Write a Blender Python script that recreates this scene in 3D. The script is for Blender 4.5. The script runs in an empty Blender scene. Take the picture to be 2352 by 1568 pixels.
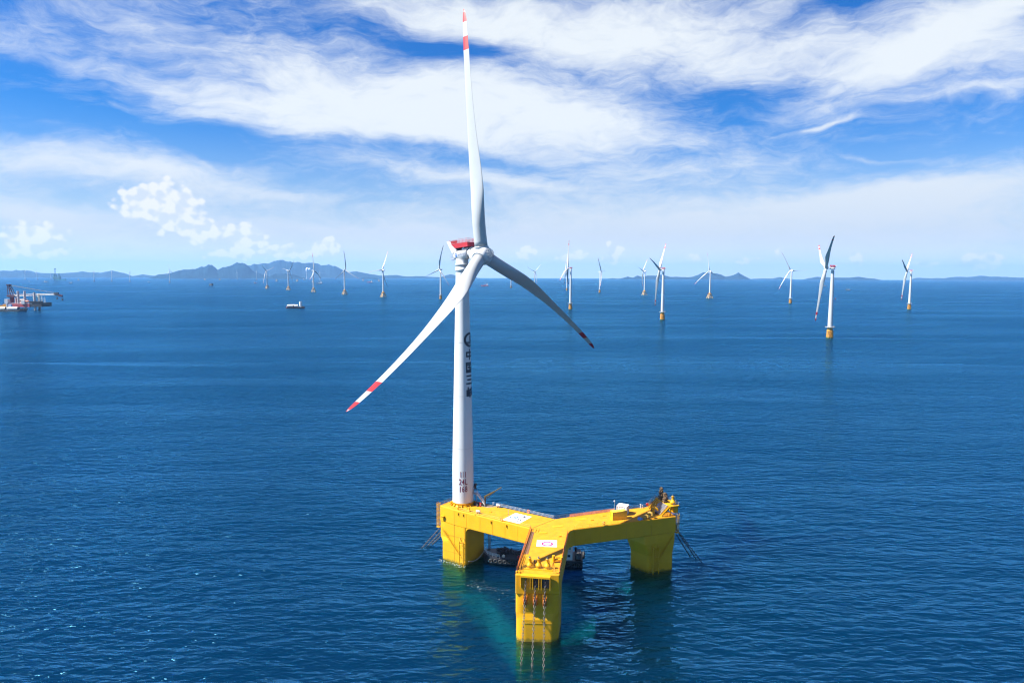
import bpy, math, random
from math import sin, cos, pi, radians, sqrt, atan2
from mathutils import Vector, Matrix, noise as mnoise
random.seed(7)
S = bpy.context.scene
COL = S.collection
# ------------------------------------------------------------------ camera
H = 97.0                      # camera height over the water, metres
RE = 7.2e6                    # effective earth radius (with refraction)
PITCH = radians(5.587)
ROLL = radians(0.19)
cd = bpy.data.cameras.new('camera'); cam = bpy.data.objects.new('camera', cd); COL.objects.link(cam)
cd.sensor_width = 36; cd.lens = 24; cd.clip_start = 1; cd.clip_end = 200000
cam.matrix_world = Matrix.Translation((0, 0, H)) @ Matrix.Rotation(pi/2 - PITCH, 4, 'X') @ Matrix.Rotation(ROLL, 4, 'Z')
S.camera = cam
# ------------------------------------------------------------------ sun, sky, exposure
SUN_EL = radians(47); SUN_AZ = radians(-102.0)     # azimuth clockwise from +Y
sund = Vector((sin(SUN_AZ)*cos(SUN_EL), cos(SUN_AZ)*cos(SUN_EL), sin(SUN_EL)))
sl = bpy.data.lights.new('sun', 'SUN'); sl.energy = 5.0; sl.angle = radians(0.5); sl.color = (1, .965, .9)
so = bpy.data.objects.new('sun', sl); COL.objects.link(so)
so.rotation_euler = (-sund).to_track_quat('-Z', 'Y').to_euler(); so.location = (-300, -50, 400)
S.view_settings.view_transform = 'Standard'; S.view_settings.look = 'None'
S.view_settings.exposure = 1.65; S.view_settings.gamma = 1.0
S.cycles.use_denoising = True; S.cycles.filter_width = 1.2; S.cycles.sample_clamp_direct = 1.2; S.cycles.sample_clamp_indirect = 3
S.cycles.max_bounces = 8; S.cycles.diffuse_bounces = 2; S.cycles.glossy_bounces = 3
S.cycles.transparent_max_bounces = 12; S.cycles.volume_bounces = 1; S.cycles.transmission_bounces = 4

class NT:
    """small helper to write node trees"""
    def __init__(s, tree): s.t = tree; s.n = tree.nodes; s.l = tree.links
    def link(s, a, b): s.l.new(a, b)
    def sock(s, node, i, v):
        if isinstance(v, bpy.types.NodeSocket): s.l.new(v, node.inputs[i])
        else: node.inputs[i].default_value = v
    def m(s, op, a, b=0.0, c=0.0, clamp=False):
        n = s.n.new('ShaderNodeMath'); n.operation = op; n.use_clamp = clamp
        s.sock(n, 0, a); s.sock(n, 1, b); s.sock(n, 2, c); return n.outputs[0]
    def xyz(s, x, y, z):
        n = s.n.new('ShaderNodeCombineXYZ'); s.sock(n, 0, x); s.sock(n, 1, y); s.sock(n, 2, z); return n.outputs[0]
    def noise(s, vec, scale=1, detail=5, rough=.5, dist=0, out=0):
        n = s.n.new('ShaderNodeTexNoise'); n.noise_dimensions = '3D'; s.sock(n, 'Vector', vec)
        n.inputs['Scale'].default_value = scale; n.inputs['Detail'].default_value = detail
        n.inputs['Roughness'].default_value = rough; n.inputs['Distortion'].default_value = dist
        return n.outputs[out]
    def mix(s, f, a, b):
        n = s.n.new('ShaderNodeMix'); n.data_type = 'RGBA'; s.sock(n, 0, f)
        s.sock(n, 6, a); s.sock(n, 7, b); return n.outputs[2]
    def ss(s, lo, hi, v):
        n = s.n.new('ShaderNodeMapRange'); n.interpolation_type = 'SMOOTHSTEP'
        s.sock(n, 0, v); s.sock(n, 1, lo); s.sock(n, 2, hi); s.sock(n, 3, 0.0); s.sock(n, 4, 1.0); return n.outputs[0]
    def vscale(s, vec, sc, rotz=0, loc=(0, 0, 0)):
        n = s.n.new('ShaderNodeMapping'); s.sock(n, 0, vec)
        n.inputs[1].default_value = loc; n.inputs[2].default_value = (0, 0, rotz); n.inputs[3].default_value = sc
        return n.outputs[0]

FPX = 2352*24/36
def azel(px, py):
    """direction (azimuth, elevation) of a photo pixel, so that each cloud gets its own place on the sky"""
    u, v = (px-1176)/FPX, -(py-784)/FPX
    u, v = u*cos(ROLL)-v*sin(ROLL), u*sin(ROLL)+v*cos(ROLL)
    d = Vector((u, cos(PITCH)+v*sin(PITCH), -sin(PITCH)+v*cos(PITCH))).normalized()
    return atan2(d.x, d.y), math.asin(d.z)

W = bpy.data.worlds.new('World'); S.world = W; W.use_nodes = True
W.node_tree.nodes.clear(); w = NT(W.node_tree)
sky = w.n.new('ShaderNodeTexSky'); sky.sky_type = 'NISHITA'; sky.sun_disc = False
sky.sun_elevation = SUN_EL; sky.sun_rotation = SUN_AZ % (2*pi); sky.altitude = 100
sky.air_density = 1.0; sky.dust_density = 0.4; sky.ozone_density = 3.0
hs = w.n.new('ShaderNodeHueSaturation'); hs.inputs['Saturation'].default_value = 1.35; hs.inputs['Value'].default_value = 1.0
w.link(sky.outputs[0], hs.inputs['Color']); 
tm = w.n.new('ShaderNodeMix'); tm.data_type = 'RGBA'; tm.blend_type = 'MULTIPLY'; tm.inputs[0].default_value = 1.0
w.link(hs.outputs[0], tm.inputs[6]); tm.inputs[7].default_value = (.24, .60, .93, 1); SKYC = tm.outputs[2]
tc = w.n.new('ShaderNodeTexCoord')
sx = w.n.new('ShaderNodeSeparateXYZ'); w.link(tc.outputs['Generated'], sx.inputs[0])
AZ = w.m('ARCTAN2', sx.outputs[0], sx.outputs[1]); EL = w.m('ARCSINE', sx.outputs[2])
AE = w.xyz(AZ, EL, 0.0)
warp = w.noise(w.vscale(AE, (5, 9, 1)), 1.0, 4, .55, out=1)
wv = w.n.new('ShaderNodeVectorMath'); wv.operation = 'SUBTRACT'; w.link(warp, wv.inputs[0]); wv.inputs[1].default_value = (.5, .5, .5)
wm = w.n.new('ShaderNodeVectorMath'); wm.operation = 'MULTIPLY_ADD'; w.link(wv.outputs[0], wm.inputs[0]); wm.inputs[1].default_value = (.16, .075, 0); w.link(AE, wm.inputs[2])
AEW = wm.outputs[0]
sw = w.n.new('ShaderNodeSeparateXYZ'); w.link(AEW, sw.inputs[0])
def blob(px, py, hl, hw, ang, amp, A, E, sharp=False):
    a0, e0 = azel(px, py); ca, sa = cos(radians(-ang)), sin(radians(-ang))
    dx = w.m('SUBTRACT', A, a0); dy = w.m('SUBTRACT', E, e0)
    il, iw = FPX/hl, FPX/hw
    p = w.m('ADD', w.m('MULTIPLY', dx, ca*il), w.m('MULTIPLY', dy, sa*il))
    q = w.m('ADD', w.m('MULTIPLY', dx, -sa*iw), w.m('MULTIPLY', dy, ca*iw))
    r2 = w.m('ADD', w.m('MULTIPLY', p, p), w.m('MULTIPLY', q, q))
    return w.m('MULTIPLY', w.m('EXPONENT', w.m('MULTIPLY', r2, -1.0 if not sharp else -.8)), amp)
CIRRUS = [(1450,75,430,72,2,1.0),(1000,15,270,36,5,.6),(2150,140,330,60,6,.9),(2260,40,200,35,-20,.75),
 (1000,230,330,80,4,.9),(560,250,270,42,3,.75),(1370,280,260,50,8,.75),(700,290,330,24,0,.4),(620,150,430,60,13,.3),
 (120,112,220,24,9,.5),(330,40,330,36,6,.22),(1050,410,330,20,6,.75),(250,385,330,36,7,.75),(60,472,190,32,4,.7),(260,525,230,22,12,.5),
 (1800,488,660,46,-1,.88),(1650,560,900,46,0,.85),(900,540,520,34,2,.5),(2150,440,300,22,-3,.55),(700,450,110,11,2,.5),
 (1270,350,250,26,12,.4),(1520,400,280,26,-5,.38),(1920,281,60,7,-4,.7),(2045,372,62,6,16,.5),(2260,218,220,12,3,.45),(1700,330,260,30,4,.12),
 (1030,112,170,36,9,-.75),(1700,240,200,40,-12,-.4),(1905,12,130,28,-12,-.6),(2120,330,360,60,4,-.3),(520,330,260,36,6,-.3),(900,330,220,20,10,-.3),(230,190,300,45,8,-.35),(180,270,260,45,2,-.3),(480,60,200,36,8,-.25)]
tot = None
for c in CIRRUS:
    b = blob(*c, sw.outputs[0], sw.outputs[1]); tot = b if tot is None else w.m('ADD', tot, b)
n1 = w.noise(w.vscale(AEW, (4.5, 15, 1), radians(6)), 1.0, 9, .62, .4)
n2 = w.noise(w.vscale(AEW, (13, 34, 1), radians(-9), (3, 1, 0)), 1.0, 8, .66, .6)
n3 = w.noise(w.vscale(AEW, (22, 95, 1), radians(-7), (7, 2, 0)), 1.0, 7, .7, .5)
nn = w.m('ADD', w.m('ADD', w.m('MULTIPLY', w.m('SUBTRACT', n1, .5), 1.45), w.m('MULTIPLY', w.m('SUBTRACT', n2, .5), 1.1)), w.m('MULTIPLY', w.m('SUBTRACT', n3, .5), .8))
# overhead and behind the camera: scattered cirrus of the same kind
up = w.m('MULTIPLY', w.ss(.36, .55, EL), .08)
behind = w.m('MULTIPLY', w.ss(.8, 1.2, w.m('ABSOLUTE', AZ)), .05)
gen = w.m('MAXIMUM', up, behind)
dens = w.m('ADD', w.m('ADD', tot, gen), nn)
cir = w.ss(-.32, 1.1, dens)
# pale veil low over the horizon
veil = w.m('MULTIPLY', w.ss(.22, -.01, EL), .85)
front = w.ss(1.35, .75, w.m('ABSOLUTE', AZ)); veil = w.m('MULTIPLY', veil, front)
cir = w.m('MAXIMUM', cir, 0.0)
CW = (5.75, 6.1, 6.3, 1)
c1 = w.mix(w.m('MULTIPLY', cir, .96), SKYC, CW)
VEC = (4.15, 4.6, 5.1, 1)
glare = w.m('MULTIPLY_ADD', w.ss(.06, .0, EL), .38, 1.0)
vg = w.n.new('ShaderNodeVectorMath'); vg.operation = 'SCALE'; vg.inputs[0].default_value = VEC[:3]; w.link(glare, vg.inputs['Scale'])
c2 = w.mix(veil, c1, vg.outputs[0])
# cumulus towers near the horizon
CUM = [(372,468,72,42,0,1.0),(330,450,40,22,0,.8),(420,515,100,30,14,.75),(75,552,52,34,0,.85),(60,580,90,16,0,.6),(150,560,60,14,10,.4),(565,546,42,28,0,1.0),(560,582,72,14,0,.8),(645,575,60,18,0,.7),
 (690,578,42,14,0,.9),(750,568,28,18,0,1.0),(470,560,70,16,12,.5),(1210,580,26,20,0,.75),(1310,588,50,15,0,.7),(1410,574,22,20,0,.85),(1400,597,44,9,0,.7),(1600,592,25,16,0,.65),(1710,597,45,10,0,.65),
 (1790,583,16,12,0,.6),(1968,597,20,16,0,.75),(2120,607,42,8,0,.55),(2245,598,40,18,0,.95),(2240,614,60,8,0,.6)]
cw = w.noise(w.vscale(AE, (60, 70, 1)), 1.0, 3, .5, out=1)
cv = w.n.new('ShaderNodeVectorMath'); cv.operation = 'SUBTRACT'; w.link(cw, cv.inputs[0]); cv.inputs[1].default_value = (.5, .5, .5)
cm = w.n.new('ShaderNodeVectorMath'); cm.operation = 'MULTIPLY_ADD'; w.link(cv.outputs[0], cm.inputs[0]); cm.inputs[1].default_value = (.02, .016, 0); w.link(AE, cm.inputs[2])
cs = w.n.new('ShaderNodeSeparateXYZ'); w.link(cm.outputs[0], cs.inputs[0])
ct = None
for c in CUM:
    b = blob(*c, cs.outputs[0], cs.outputs[1], True); ct = b if ct is None else w.m('MAXIMUM', ct, b)
def cells(vec, sc, off):
    v = w.n.new('ShaderNodeTexVoronoi'); v.feature = 'SMOOTH_F1'; v.inputs['Smoothness'].default_value = .35; v.inputs['Scale'].default_value = 1.0
    w.link(w.vscale(vec, sc, 0, off), v.inputs['Vector']); return w.m('SUBTRACT', 1.0, v.outputs['Distance'])
def puff(vec):
    a = w.m('MULTIPLY', cells(vec, (42, 52, 1), (0, 0, .5)), .40)
    b_ = w.m('MULTIPLY', cells(vec, (95, 110, 1), (3, 5, .2)), .44)
    c_ = w.m('MULTIPLY', w.noise(w.vscale(vec, (150, 170, 1)), 1.0, 5, .6), .16)
    return w.m('ADD', w.m('ADD', a, b_), c_)
pn = puff(AE); po = puff(w.vscale(AE, (1, 1, 1), 0, (.007, -.008, 0)))
cd_ = w.m('ADD', w.m('MULTIPLY', ct, 1.25), w.m('MULTIPLY', w.m('SUBTRACT', pn, .57), 1.0))
cumf = w.m('MULTIPLY', w.m('MULTIPLY', w.ss(.36, .60, cd_), .92), w.ss(.06, .30, ct))
# self-shading of the towers: sunlit upper left, blue-grey lee side
shade = w.ss(-.13, .10, w.m('SUBTRACT', pn, po))
ccol = w.mix(shade, (4.75, 5.25, 5.85, 1), (6.25, 6.3, 6.35, 1))
soft = w.m('MULTIPLY', w.ss(.08, 1.0, ct), .55)
c2 = w.mix(soft, c2, (4.9, 5.3, 5.8, 1))
c3 = w.mix(cumf, c2, ccol)
bg = w.n.new('ShaderNodeBackground'); bg.inputs[1].default_value = 0.05; w.link(c3, bg.inputs[0])
wo = w.n.new('ShaderNodeOutputWorld'); w.link(bg.outputs[0], wo.inputs[0])

# ------------------------------------------------------------------ materials
MATS = {}
def mat(name, col, rough=.5, metal=0, spec=.5, var=.08, vscale=.6, bump=0, bscale=8, streak=0, streakcol=None, emis=None):
    if name in MATS: return MATS[name]
    m = bpy.data.materials.new(name); m.use_nodes = True; t = NT(m.node_tree)
    b = m.node_tree.nodes['Principled BSDF']
    b.inputs['Roughness'].default_value = rough; b.inputs['Metallic'].default_value = metal
    b.inputs['Specular IOR Level'].default_value = spec
    o = t.n.new('ShaderNodeTexCoord').outputs['Object']
    c = (*col, 1)
    if var > 0:
        n = t.noise(o, vscale, 6, .6)
        f = t.ss(.3, .7, n)
        out = t.mix(f, (*[x*(1-var) for x in col], 1), (*[min(1, x*(1+var*.6)) for x in col], 1))
    else: out = c
    if streak > 0:
        n2 = t.noise(t.vscale(o, (1.3, 1.3, .07)), 1.0, 7, .65)
        f2 = t.m('MULTIPLY', t.ss(.56, .78, n2), streak)
        out = t.mix(f2, out, (*streakcol, 1))
    if isinstance(out, tuple): b.inputs['Base Color'].default_value = out
    else: t.link(out, b.inputs['Base Color'])
    if bump > 0:
        bn = t.n.new('ShaderNodeBump'); bn.inputs['Strength'].default_value = bump
        t.link(t.noise(o, bscale, 4, .6), bn.inputs['Height']); t.link(bn.outputs[0], b.inputs['Normal'])
    MATS[name] = m; return m
YEL = mat('yellow_paint', (.52, .262, .006), .5, spec=.2, var=.07, vscale=.35, streak=.32, streakcol=(.34, .12, .015))
YELD = mat('yellow_deck_paint', (.50, .215, .010), .65, spec=.2, var=.14, vscale=.5, streak=.0)
ORG = mat('orange_rail_paint', (.45,.12,.012), .5, var=.15, vscale=2)
WHT = mat('white_paint', (.48, .48, .48), .38, var=.03, vscale=.2, streak=.10, streakcol=(.36, .35, .33))
WHTG = mat('white_gelcoat', (.33, .34, .345), .35, var=.03, vscale=.15)
RED = mat('red_paint', (.34, .008, .014), .45, var=.1)
DRED = mat('dark_red_lettering', (.13, .004, .03), .5, var=.05)
BLK = mat('black_lettering', (.015, .015, .03), .5, var=.05)
BLU = mat('blue_lettering', (.02, .10, .42), .5, var=.05)
GOLD = mat('gold_lettering', (.6, .45, .12), .5, var=.05)
GRY = mat('grey_steel', (.30, .31, .33), .5, .3, var=.15, vscale=2)
DRK = mat('dark_steel', (.045, .042, .045), .6, var=.3, vscale=2)
RUST = mat('rusty_chain', (.10, .085, .075), .6, .3, var=.35, vscale=3)
BRN = mat('brown_strip', (.14, .065, .03), .8, var=.3, vscale=2)
PINK = mat('faded_red_cloth', (.80, .46, .40), .8, var=.25, vscale=.8)
GLS = mat('dark_glass', (.02, .03, .04), .08, var=0)
TEAL = mat('teal_paint', (.05, .28, .26), .5, var=.15)
RUB = mat('black_rubber', (.022, .022, .022), .75, var=.3, vscale=4)
BLUET = mat('blue_cloth', (.10, .25, .55), .8, var=.2)
OCH = mat('ochre_paint', (.42, .19, .015), .5, var=.15, vscale=.3, streak=.35, streakcol=(.30, .12, .02))
JCK = mat('weathered_jacket_steel', (.50, .33, .14), .6, var=.3, vscale=.2)
HULLR = mat('red_hull_paint', (.42, .06, .05), .5, var=.2, vscale=.1)
CREAM = mat('cream_paint', (.62, .57, .48), .5, var=.1, vscale=.2)
GRN = mat('green_paint', (.05, .25, .16), .5, var=.1)

# ------------------------------------------------------------------ mesh builder
class MB:
    def __init__(s): s.v = []; s.f = []; s.mi = []; s.sm = []; s.m = 0; s.mats = []
    def use(s, mt):
        if mt not in s.mats: s.mats.append(mt)
        s.m = s.mats.index(mt); return s
    def add(s, vs, fs, smooth=False):
        o = len(s.v); s.v += [tuple(v) for v in vs]
        for f in fs: s.f.append([i+o for i in f]); s.mi.append(s.m); s.sm.append(smooth)
        return s
    def box(s, c, d, rz=0, M=None):
        R = M if M is not None else Matrix.Rotation(rz, 3, 'Z'); c = Vector(c)
        vs = [c + R @ Vector((x*d[0]/2, y*d[1]/2, z*d[2]/2)) for z in (-1, 1) for x, y in ((-1,-1),(1,-1),(1,1),(-1,1))]
        return s.add(vs, [(3,2,1,0),(4,5,6,7),(0,1,5,4),(1,2,6,5),(2,3,7,6),(3,0,4,7)])
    def beam(s, p0, p1, w_, h_):
        p0, p1 = Vector(p0), Vector(p1); d = (p1-p0); L = d.length; z = d.normalized()
        x = z.cross(Vector((0, 0, 1))); x = Vector((1, 0, 0)) if x.length < 1e-4 else x.normalized(); y = z.cross(x)
        M = Matrix((x, y, z)).transposed(); return s.box((p0+p1)/2, (w_, h_, L), M=M)
    def tube(s, p0, p1, r0, r1=None, n=10, caps=True):
        r1 = r0 if r1 is None else r1
        p0, p1 = Vector(p0), Vector(p1); z = (p1-p0).normalized()
        x = z.cross(Vector((0, 0, 1))); x = Vector((1, 0, 0)) if x.length < 1e-4 else x.normalized(); y = z.cross(x)
        vs = []
        for p, r in ((p0, r0), (p1, r1)):
            vs += [p + (x*cos(2*pi*i/n)+y*sin(2*pi*i/n))*r for i in range(n)]
        s.add(vs, [(i, (i+1) % n, n+(i+1) % n, n+i) for i in range(n)], n > 6)
        if caps: s.add(vs, [tuple(range(n))[::-1], tuple(range(n, 2*n))])
        return s
    def poly(s, pts, r, n=6):
        for a, b in zip(pts, pts[1:]): s.tube(a, b, r, n=n, caps=True)
        return s
    def lathe(s, c, prof, n=24, M=None, smooth=True):
        c = Vector(c); M = M or Matrix.Identity(3); vs = []
        for r, z in prof: vs += [c + M @ Vector((r*cos(2*pi*i/n), r*sin(2*pi*i/n), z)) for i in range(n)]
        fs = [(k*n+i, k*n+(i+1) % n, (k+1)*n+(i+1) % n, (k+1)*n+i) for k in range(len(prof)-1) for i in range(n)]
        s.add(vs, fs, smooth)
        if prof[0][0] > 1e-4: s.add(vs[:n], [tuple(range(n))[::-1]])
        if prof[-1][0] > 1e-4: s.add(vs[-n:], [tuple(range(n))])
        return s
    def prism(s, pts, z0, z1, topscale=None):
        n = len(pts); vs = [(x, y, z0) for x, y in pts]+[(x, y, z1) for x, y in pts]
        return s.add(vs, [tuple(range(n))[::-1], tuple(range(n, 2*n))]+[(i, (i+1) % n, n+(i+1) % n, n+i) for i in range(n)])
    def loft(s, rings, smooth=True, cap=True):
        n = len(rings[0]); vs = [p for r in rings for p in r]
        s.add(vs, [(k*n+i, k*n+(i+1) % n, (k+1)*n+(i+1) % n, (k+1)*n+i) for k in range(len(rings)-1) for i in range(n)], smooth)
        if cap: s.add(rings[0], [tuple(range(n))[::-1]]); s.add(rings[-1], [tuple(range(n))])
        return s
    def torus(s, c, R, r, M=None, n=16, k=8, stretch=0):
        c = Vector(c); M = M or Matrix.Identity(3); vs = []
        for i in range(n):
            a = 2*pi*i/n; off = stretch*(1 if cos(a) > 1e-6 else -1 if cos(a) < -1e-6 else 0)
            for j in range(k):
                b = 2*pi*j/k; q = R+r*cos(b)
                vs.append(c + M @ Vector((q*cos(a)+off, q*sin(a), r*sin(b))))
        return s.add(vs, [(i*k+j, ((i+1) % n)*k+j, ((i+1) % n)*k+(j+1) % k, i*k+(j+1) % k) for i in range(n) for j in range(k)], True)
    def mesh(s, name):
        me = bpy.data.meshes.new(name); me.from_pydata(s.v, [], s.f)
        for mt in s.mats: me.materials.append(mt)
        me.polygons.foreach_set('material_index', s.mi); me.polygons.foreach_set('use_smooth', s.sm)
        me.update(); return me
    def build(s, name, parent=None, M=None):
        return link(name, s.mesh(name), parent, M)
def link(name, me, parent=None, M=None):
    o = bpy.data.objects.new(name, me); COL.objects.link(o)
    if parent: o.parent = parent
    if M is not None: o.matrix_local = M
    return o
def bevel(o, wd, seg=2, ang=35):
    b = o.modifiers.new('bevel', 'BEVEL'); b.width = wd; b.segments = seg; b.limit_method = 'ANGLE'; b.angle_limit = radians(ang); b.harden_normals = False
    return o
def tag(o, label=None, cat=None, group=None, kind=None):
    if label: o['label'] = label
    if cat: o['category'] = cat
    if group: o['group'] = group
    if kind: o['kind'] = kind
    return o
def thing(name, label, cat, loc=(0, 0, 0), rz=0, group=None):
    o = bpy.data.objects.new(name, None); COL.objects.link(o); o.location = loc; o.rotation_euler = (0, 0, rz)
    o.empty_display_size = .5
    return tag(o, label, cat, group)
def drop(x, y): return -(x*x+y*y)/(2*RE)

# ------------------------------------------------------------------ sea
def make_sea():
    m = bpy.data.materials.new('sea_water'); m.use_nodes = True; t = NT(m.node_tree); t.n.clear()
    out = t.n.new('ShaderNodeOutputMaterial')
    o = t.n.new('ShaderNodeTexCoord').outputs['Object']
    # slicks and gusts: wide stretched patches in which the ripples are calmer or stronger
    gust = t.noise(t.vscale(o, (.0016, .0075, 1), radians(4)), 1.0, 5, .6, .5)
    g1 = t.ss(.34, .68, gust)
    slick = t.ss(.60, .70, t.noise(t.vscale(o, (.0007, .011, 1), radians(-3)), 1.0, 4, .55, .8))
    wD = t.noise(t.vscale(o, (.012, .030, 1), radians(5)), 1.0, 1, .4)
    wA = t.noise(t.vscale(o, (.036, .085, 1), radians(12)), 1.0, 1, .4)
    wB = t.noise(t.vscale(o, (.13, .32, 1), radians(-8)), 1.0, 2, .42, .3)
    wC = t.noise(t.vscale(o, (.36, .84, 1), radians(14)), 1.0, 2, .42, .3)
    amp = t.m('SUBTRACT', t.m('MULTIPLY_ADD', g1, .35, .75), t.m('MULTIPLY', slick, .45))
    h = t.m('ADD', t.m('ADD', t.m('MULTIPLY', wD, 2.6), t.m('MULTIPLY', wA, 1.5)), t.m('ADD', t.m('MULTIPLY', wB, 1.4), t.m('MULTIPLY', wC, .52)))
    h = t.m('MULTIPLY', h, amp)
    bp = t.n.new('ShaderNodeBump'); bp.inputs['Strength'].default_value = 1.0; bp.inputs['Distance'].default_value = 1.55
    t.link(h, bp.inputs['Height'])
    tr = t.n.new('ShaderNodeBsdfTransparent'); tr.inputs[0].default_value = (.96, .98, .98, 1)
    dif = t.n.new('ShaderNodeBsdfRefraction'); dif.inputs['Roughness'].default_value = .32; dif.inputs['IOR'].default_value = 1.06; t.link(bp.outputs[0], dif.inputs['Normal'])
    body = t.n.new('ShaderNodeMixShader'); body.inputs[0].default_value = .50; t.link(dif.outputs[0], body.inputs[1]); t.link(tr.outputs[0], body.inputs[2])
    gl = t.n.new('ShaderNodeBsdfGlossy'); gl.inputs['Roughness'].default_value = .11; t.link(bp.outputs[0], gl.inputs['Normal'])
    gl.inputs['Color'].default_value = (.19, .60, .90, 1)
    fr = t.n.new('ShaderNodeFresnel'); fr.inputs['IOR'].default_value = 1.333; t.link(bp.outputs[0], fr.inputs['Normal'])
    fx = t.m('MULTIPLY', t.m('MINIMUM', fr.outputs[0], SEA_FMAX), t.m('MULTIPLY', t.m('ADD', t.m('MULTIPLY_ADD', g1, -.30, 1.15), t.m('MULTIPLY', slick, .45)), SEA_F))
    mx = t.n.new('ShaderNodeMixShader'); t.link(fx, mx.inputs[0]); t.link(body.outputs[0], mx.inputs[1]); t.link(gl.outputs[0], mx.inputs[2])
    t.link(mx.outputs[0], out.inputs['Surface'])
    # the water itself: it scatters blue and swallows red, so what stands in it fades to green and is gone a few metres down
    va = t.n.new('ShaderNodeVolumeAbsorption'); va.inputs['Color'].default_value = (.03, .79, .90, 1); va.inputs['Density'].default_value = .17
    vs_ = t.n.new('ShaderNodeVolumeScatter'); vs_.inputs['Color'].default_value = (.025, .32, .50, 1); vs_.inputs['Density'].default_value = .014
    ad = t.n.new('ShaderNodeAddShader'); t.link(va.outputs[0], ad.inputs[0]); t.link(vs_.outputs[0], ad.inputs[1])
    t.link(ad.outputs[0], out.inputs['Volume'])
    b = MB().use(m)
    rings = [0, 60, 120, 200, 320, 500, 800, 1200, 1800, 2600, 3600, 5000, 7000, 9500, 12500, 16000, 20000, 24000, 28000, 32000, 36000, 40000]
    n = 128; vs = []
    for r in rings[1:]:
        for i in range(n):
            a = 2*pi*i/n; vs.append((r*sin(a), r*cos(a), -r*r/(2*RE)))
    k = len(rings)-1
    top = len(vs); vs.append((0, 0, 0))
    lo = len(vs)
    for i in range(n):
        a = 2*pi*i/n; r = rings[-1]; vs.append((r*sin(a), r*cos(a), -r*r/(2*RE)-110))
    lc = len(vs); vs.append((0, 0, -110))
    fs = [(top, (i+1) % n, i) for i in range(n)]
    fs += [(q*n+i, q*n+(i+1) % n, (q+1)*n+(i+1) % n, (q+1)*n+i) for q in range(k-1) for i in range(n)]
    fs += [((k-1)*n+i, (k-1)*n+(i+1) % n, lo+(i+1) % n, lo+i) for i in range(n)]
    fs += [(lc, lo+i, lo+(i+1) % n) for i in range(n)]
    b.add(vs, fs, True)
    s = b.build('sea'); tag(s, 'deep blue rippled sea reaching to the horizon', 'sea', kind='structure')
    # dark deep water below, out of sight
    db = MB().use(mat('deep_water', (.002, .012, .02), .9, var=0)); R = 39000
    ring = []
    vs = [(0, 0, -80)]
    rr = [500, 2000, 6000, 12000, 20000, 30000, R]
    for r in rr: vs += [(r*sin(2*pi*i/64), r*cos(2*pi*i/64), -80-r*r/(2*RE)) for i in range(64)]
    fs = [(0, 1+(i+1) % 64, 1+i) for i in range(64)]
    fs += [(1+q*64+i, 1+q*64+(i+1) % 64, 1+(q+1)*64+(i+1) % 64, 1+(q+1)*64+i) for q in range(len(rr)-1) for i in range(64)]
    db.add(vs, fs, True); tag(db.build('deep_water'), 'dark deep water under the surface', 'sea', kind='structure')
SEA_F = .95; SEA_FMAX = .6
make_sea()

# ------------------------------------------------------------------ hills on the horizon
def px_dir(px, py, F=2730.667):
    u, v = (px-2048)/F, -(py-1365.5)/F
    u, v = u*cos(ROLL)-v*sin(ROLL), u*sin(ROLL)+v*cos(ROLL)
    return Vector((u, cos(PITCH)+v*sin(PITCH), -sin(PITCH)+v*cos(PITCH)))
def sea_pt(px, py):
    d = px_dir(px, py); a = (d.x**2+d.y**2)/(2*RE)
    t = (-d.z-sqrt(max(0, d.z*d.z-4*a*H)))/(2*a); return Vector((d.x*t, d.y*t, H+d.z*t))
HILLM = mat('wooded_hill', (.009, .024, .036), 1.0, spec=0, var=.35, vscale=.004)
def hills(prof, dist, depth, label, seed, rough=.10):
    """prof: (photo x, height in photo px above the waterline) along the ridge"""
    x0, x1 = prof[0][0], prof[-1][0]; n = max(24, int((x1-x0)/2.2)); D = 14; vs = []
    for i in range(n+1):
        px = x0+(x1-x0)*i/n
        for (a, ha), (b, hb) in zip(prof, prof[1:]):
            if a <= px <= b: t = (px-a)/(b-a); hp = ha+(hb-ha)*t; break
        hh = hp*dist/2730.667
        d = px_dir(px, 1100); az = atan2(d.x, d.y)
        for j in range(D+1):
            f = j/D; r = dist+depth*(f-.35)
            prof_ = sin(min(1, f/.35)*pi/2)**.9 if f < .35 else cos((f-.35)/.65*pi/2)
            q = Vector((px*.02, f*3.2, seed))
            nz = mnoise.fractal(q, 1.0, 2.1, 5)
            z = hh*prof_*(1+rough*3.0*nz*(1 if f < .3 else .45 if f < .4 else 1))
            x, y = r*sin(az), r*cos(az)
            vs.append((x, y, drop(x, y)-4+max(0, z)))
    fs = [(i*(D+1)+j, (i+1)*(D+1)+j, (i+1)*(D+1)+j+1, i*(D+1)+j+1) for i in range(n) for j in range(D)]
    o = MB().use(HILLM).add(vs, fs, True).build('hills')
    return tag(o, label, 'hills', kind='structure')
hills([(-260,6),(-120,20),(0,21),(90,24),(150,17),(230,13),(300,17),(330,24),(360,17),(400,17),(445,25),(500,14),(530,6),(570,10),(640,6),(700,0)], 27000, 3600, 'pale low hills on the horizon at far left', 3)
hills([(590,0),(617,8),(640,14),(691,22),(716,27),(738,31),(780,33),(807,41),(833,47),(851,43),(872,30),(893,40),(926,47),(955,56),(973,52),(995,43),(1010,30),(1060,12),(1100,0)], 19500, 3600, 'nearer blue wooded hills left of the turbine row', 11)
hills([(960,10),(990,40),(1017,53),(1034,50),(1064,57),(1075,54),(1097,64),(1130,58),(1161,65),(1180,62),(1208,53),(1238,57),(1259,55),(1284,46),(1320,50),(1338,47),(1358,38),(1379,29),(1401,22),(1424,25.5),(1447,22),(1475,15),(1506,13),(1540,10),(1567,12),(1590,11),(1620,7),(1684,8),(1735,5),(1762,5),(1785,13),(1802,16),(1830,11),(1880,7),(1925,0)], 25000, 5200, 'long paler mountain range behind the jacket turbines', 23)
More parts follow.
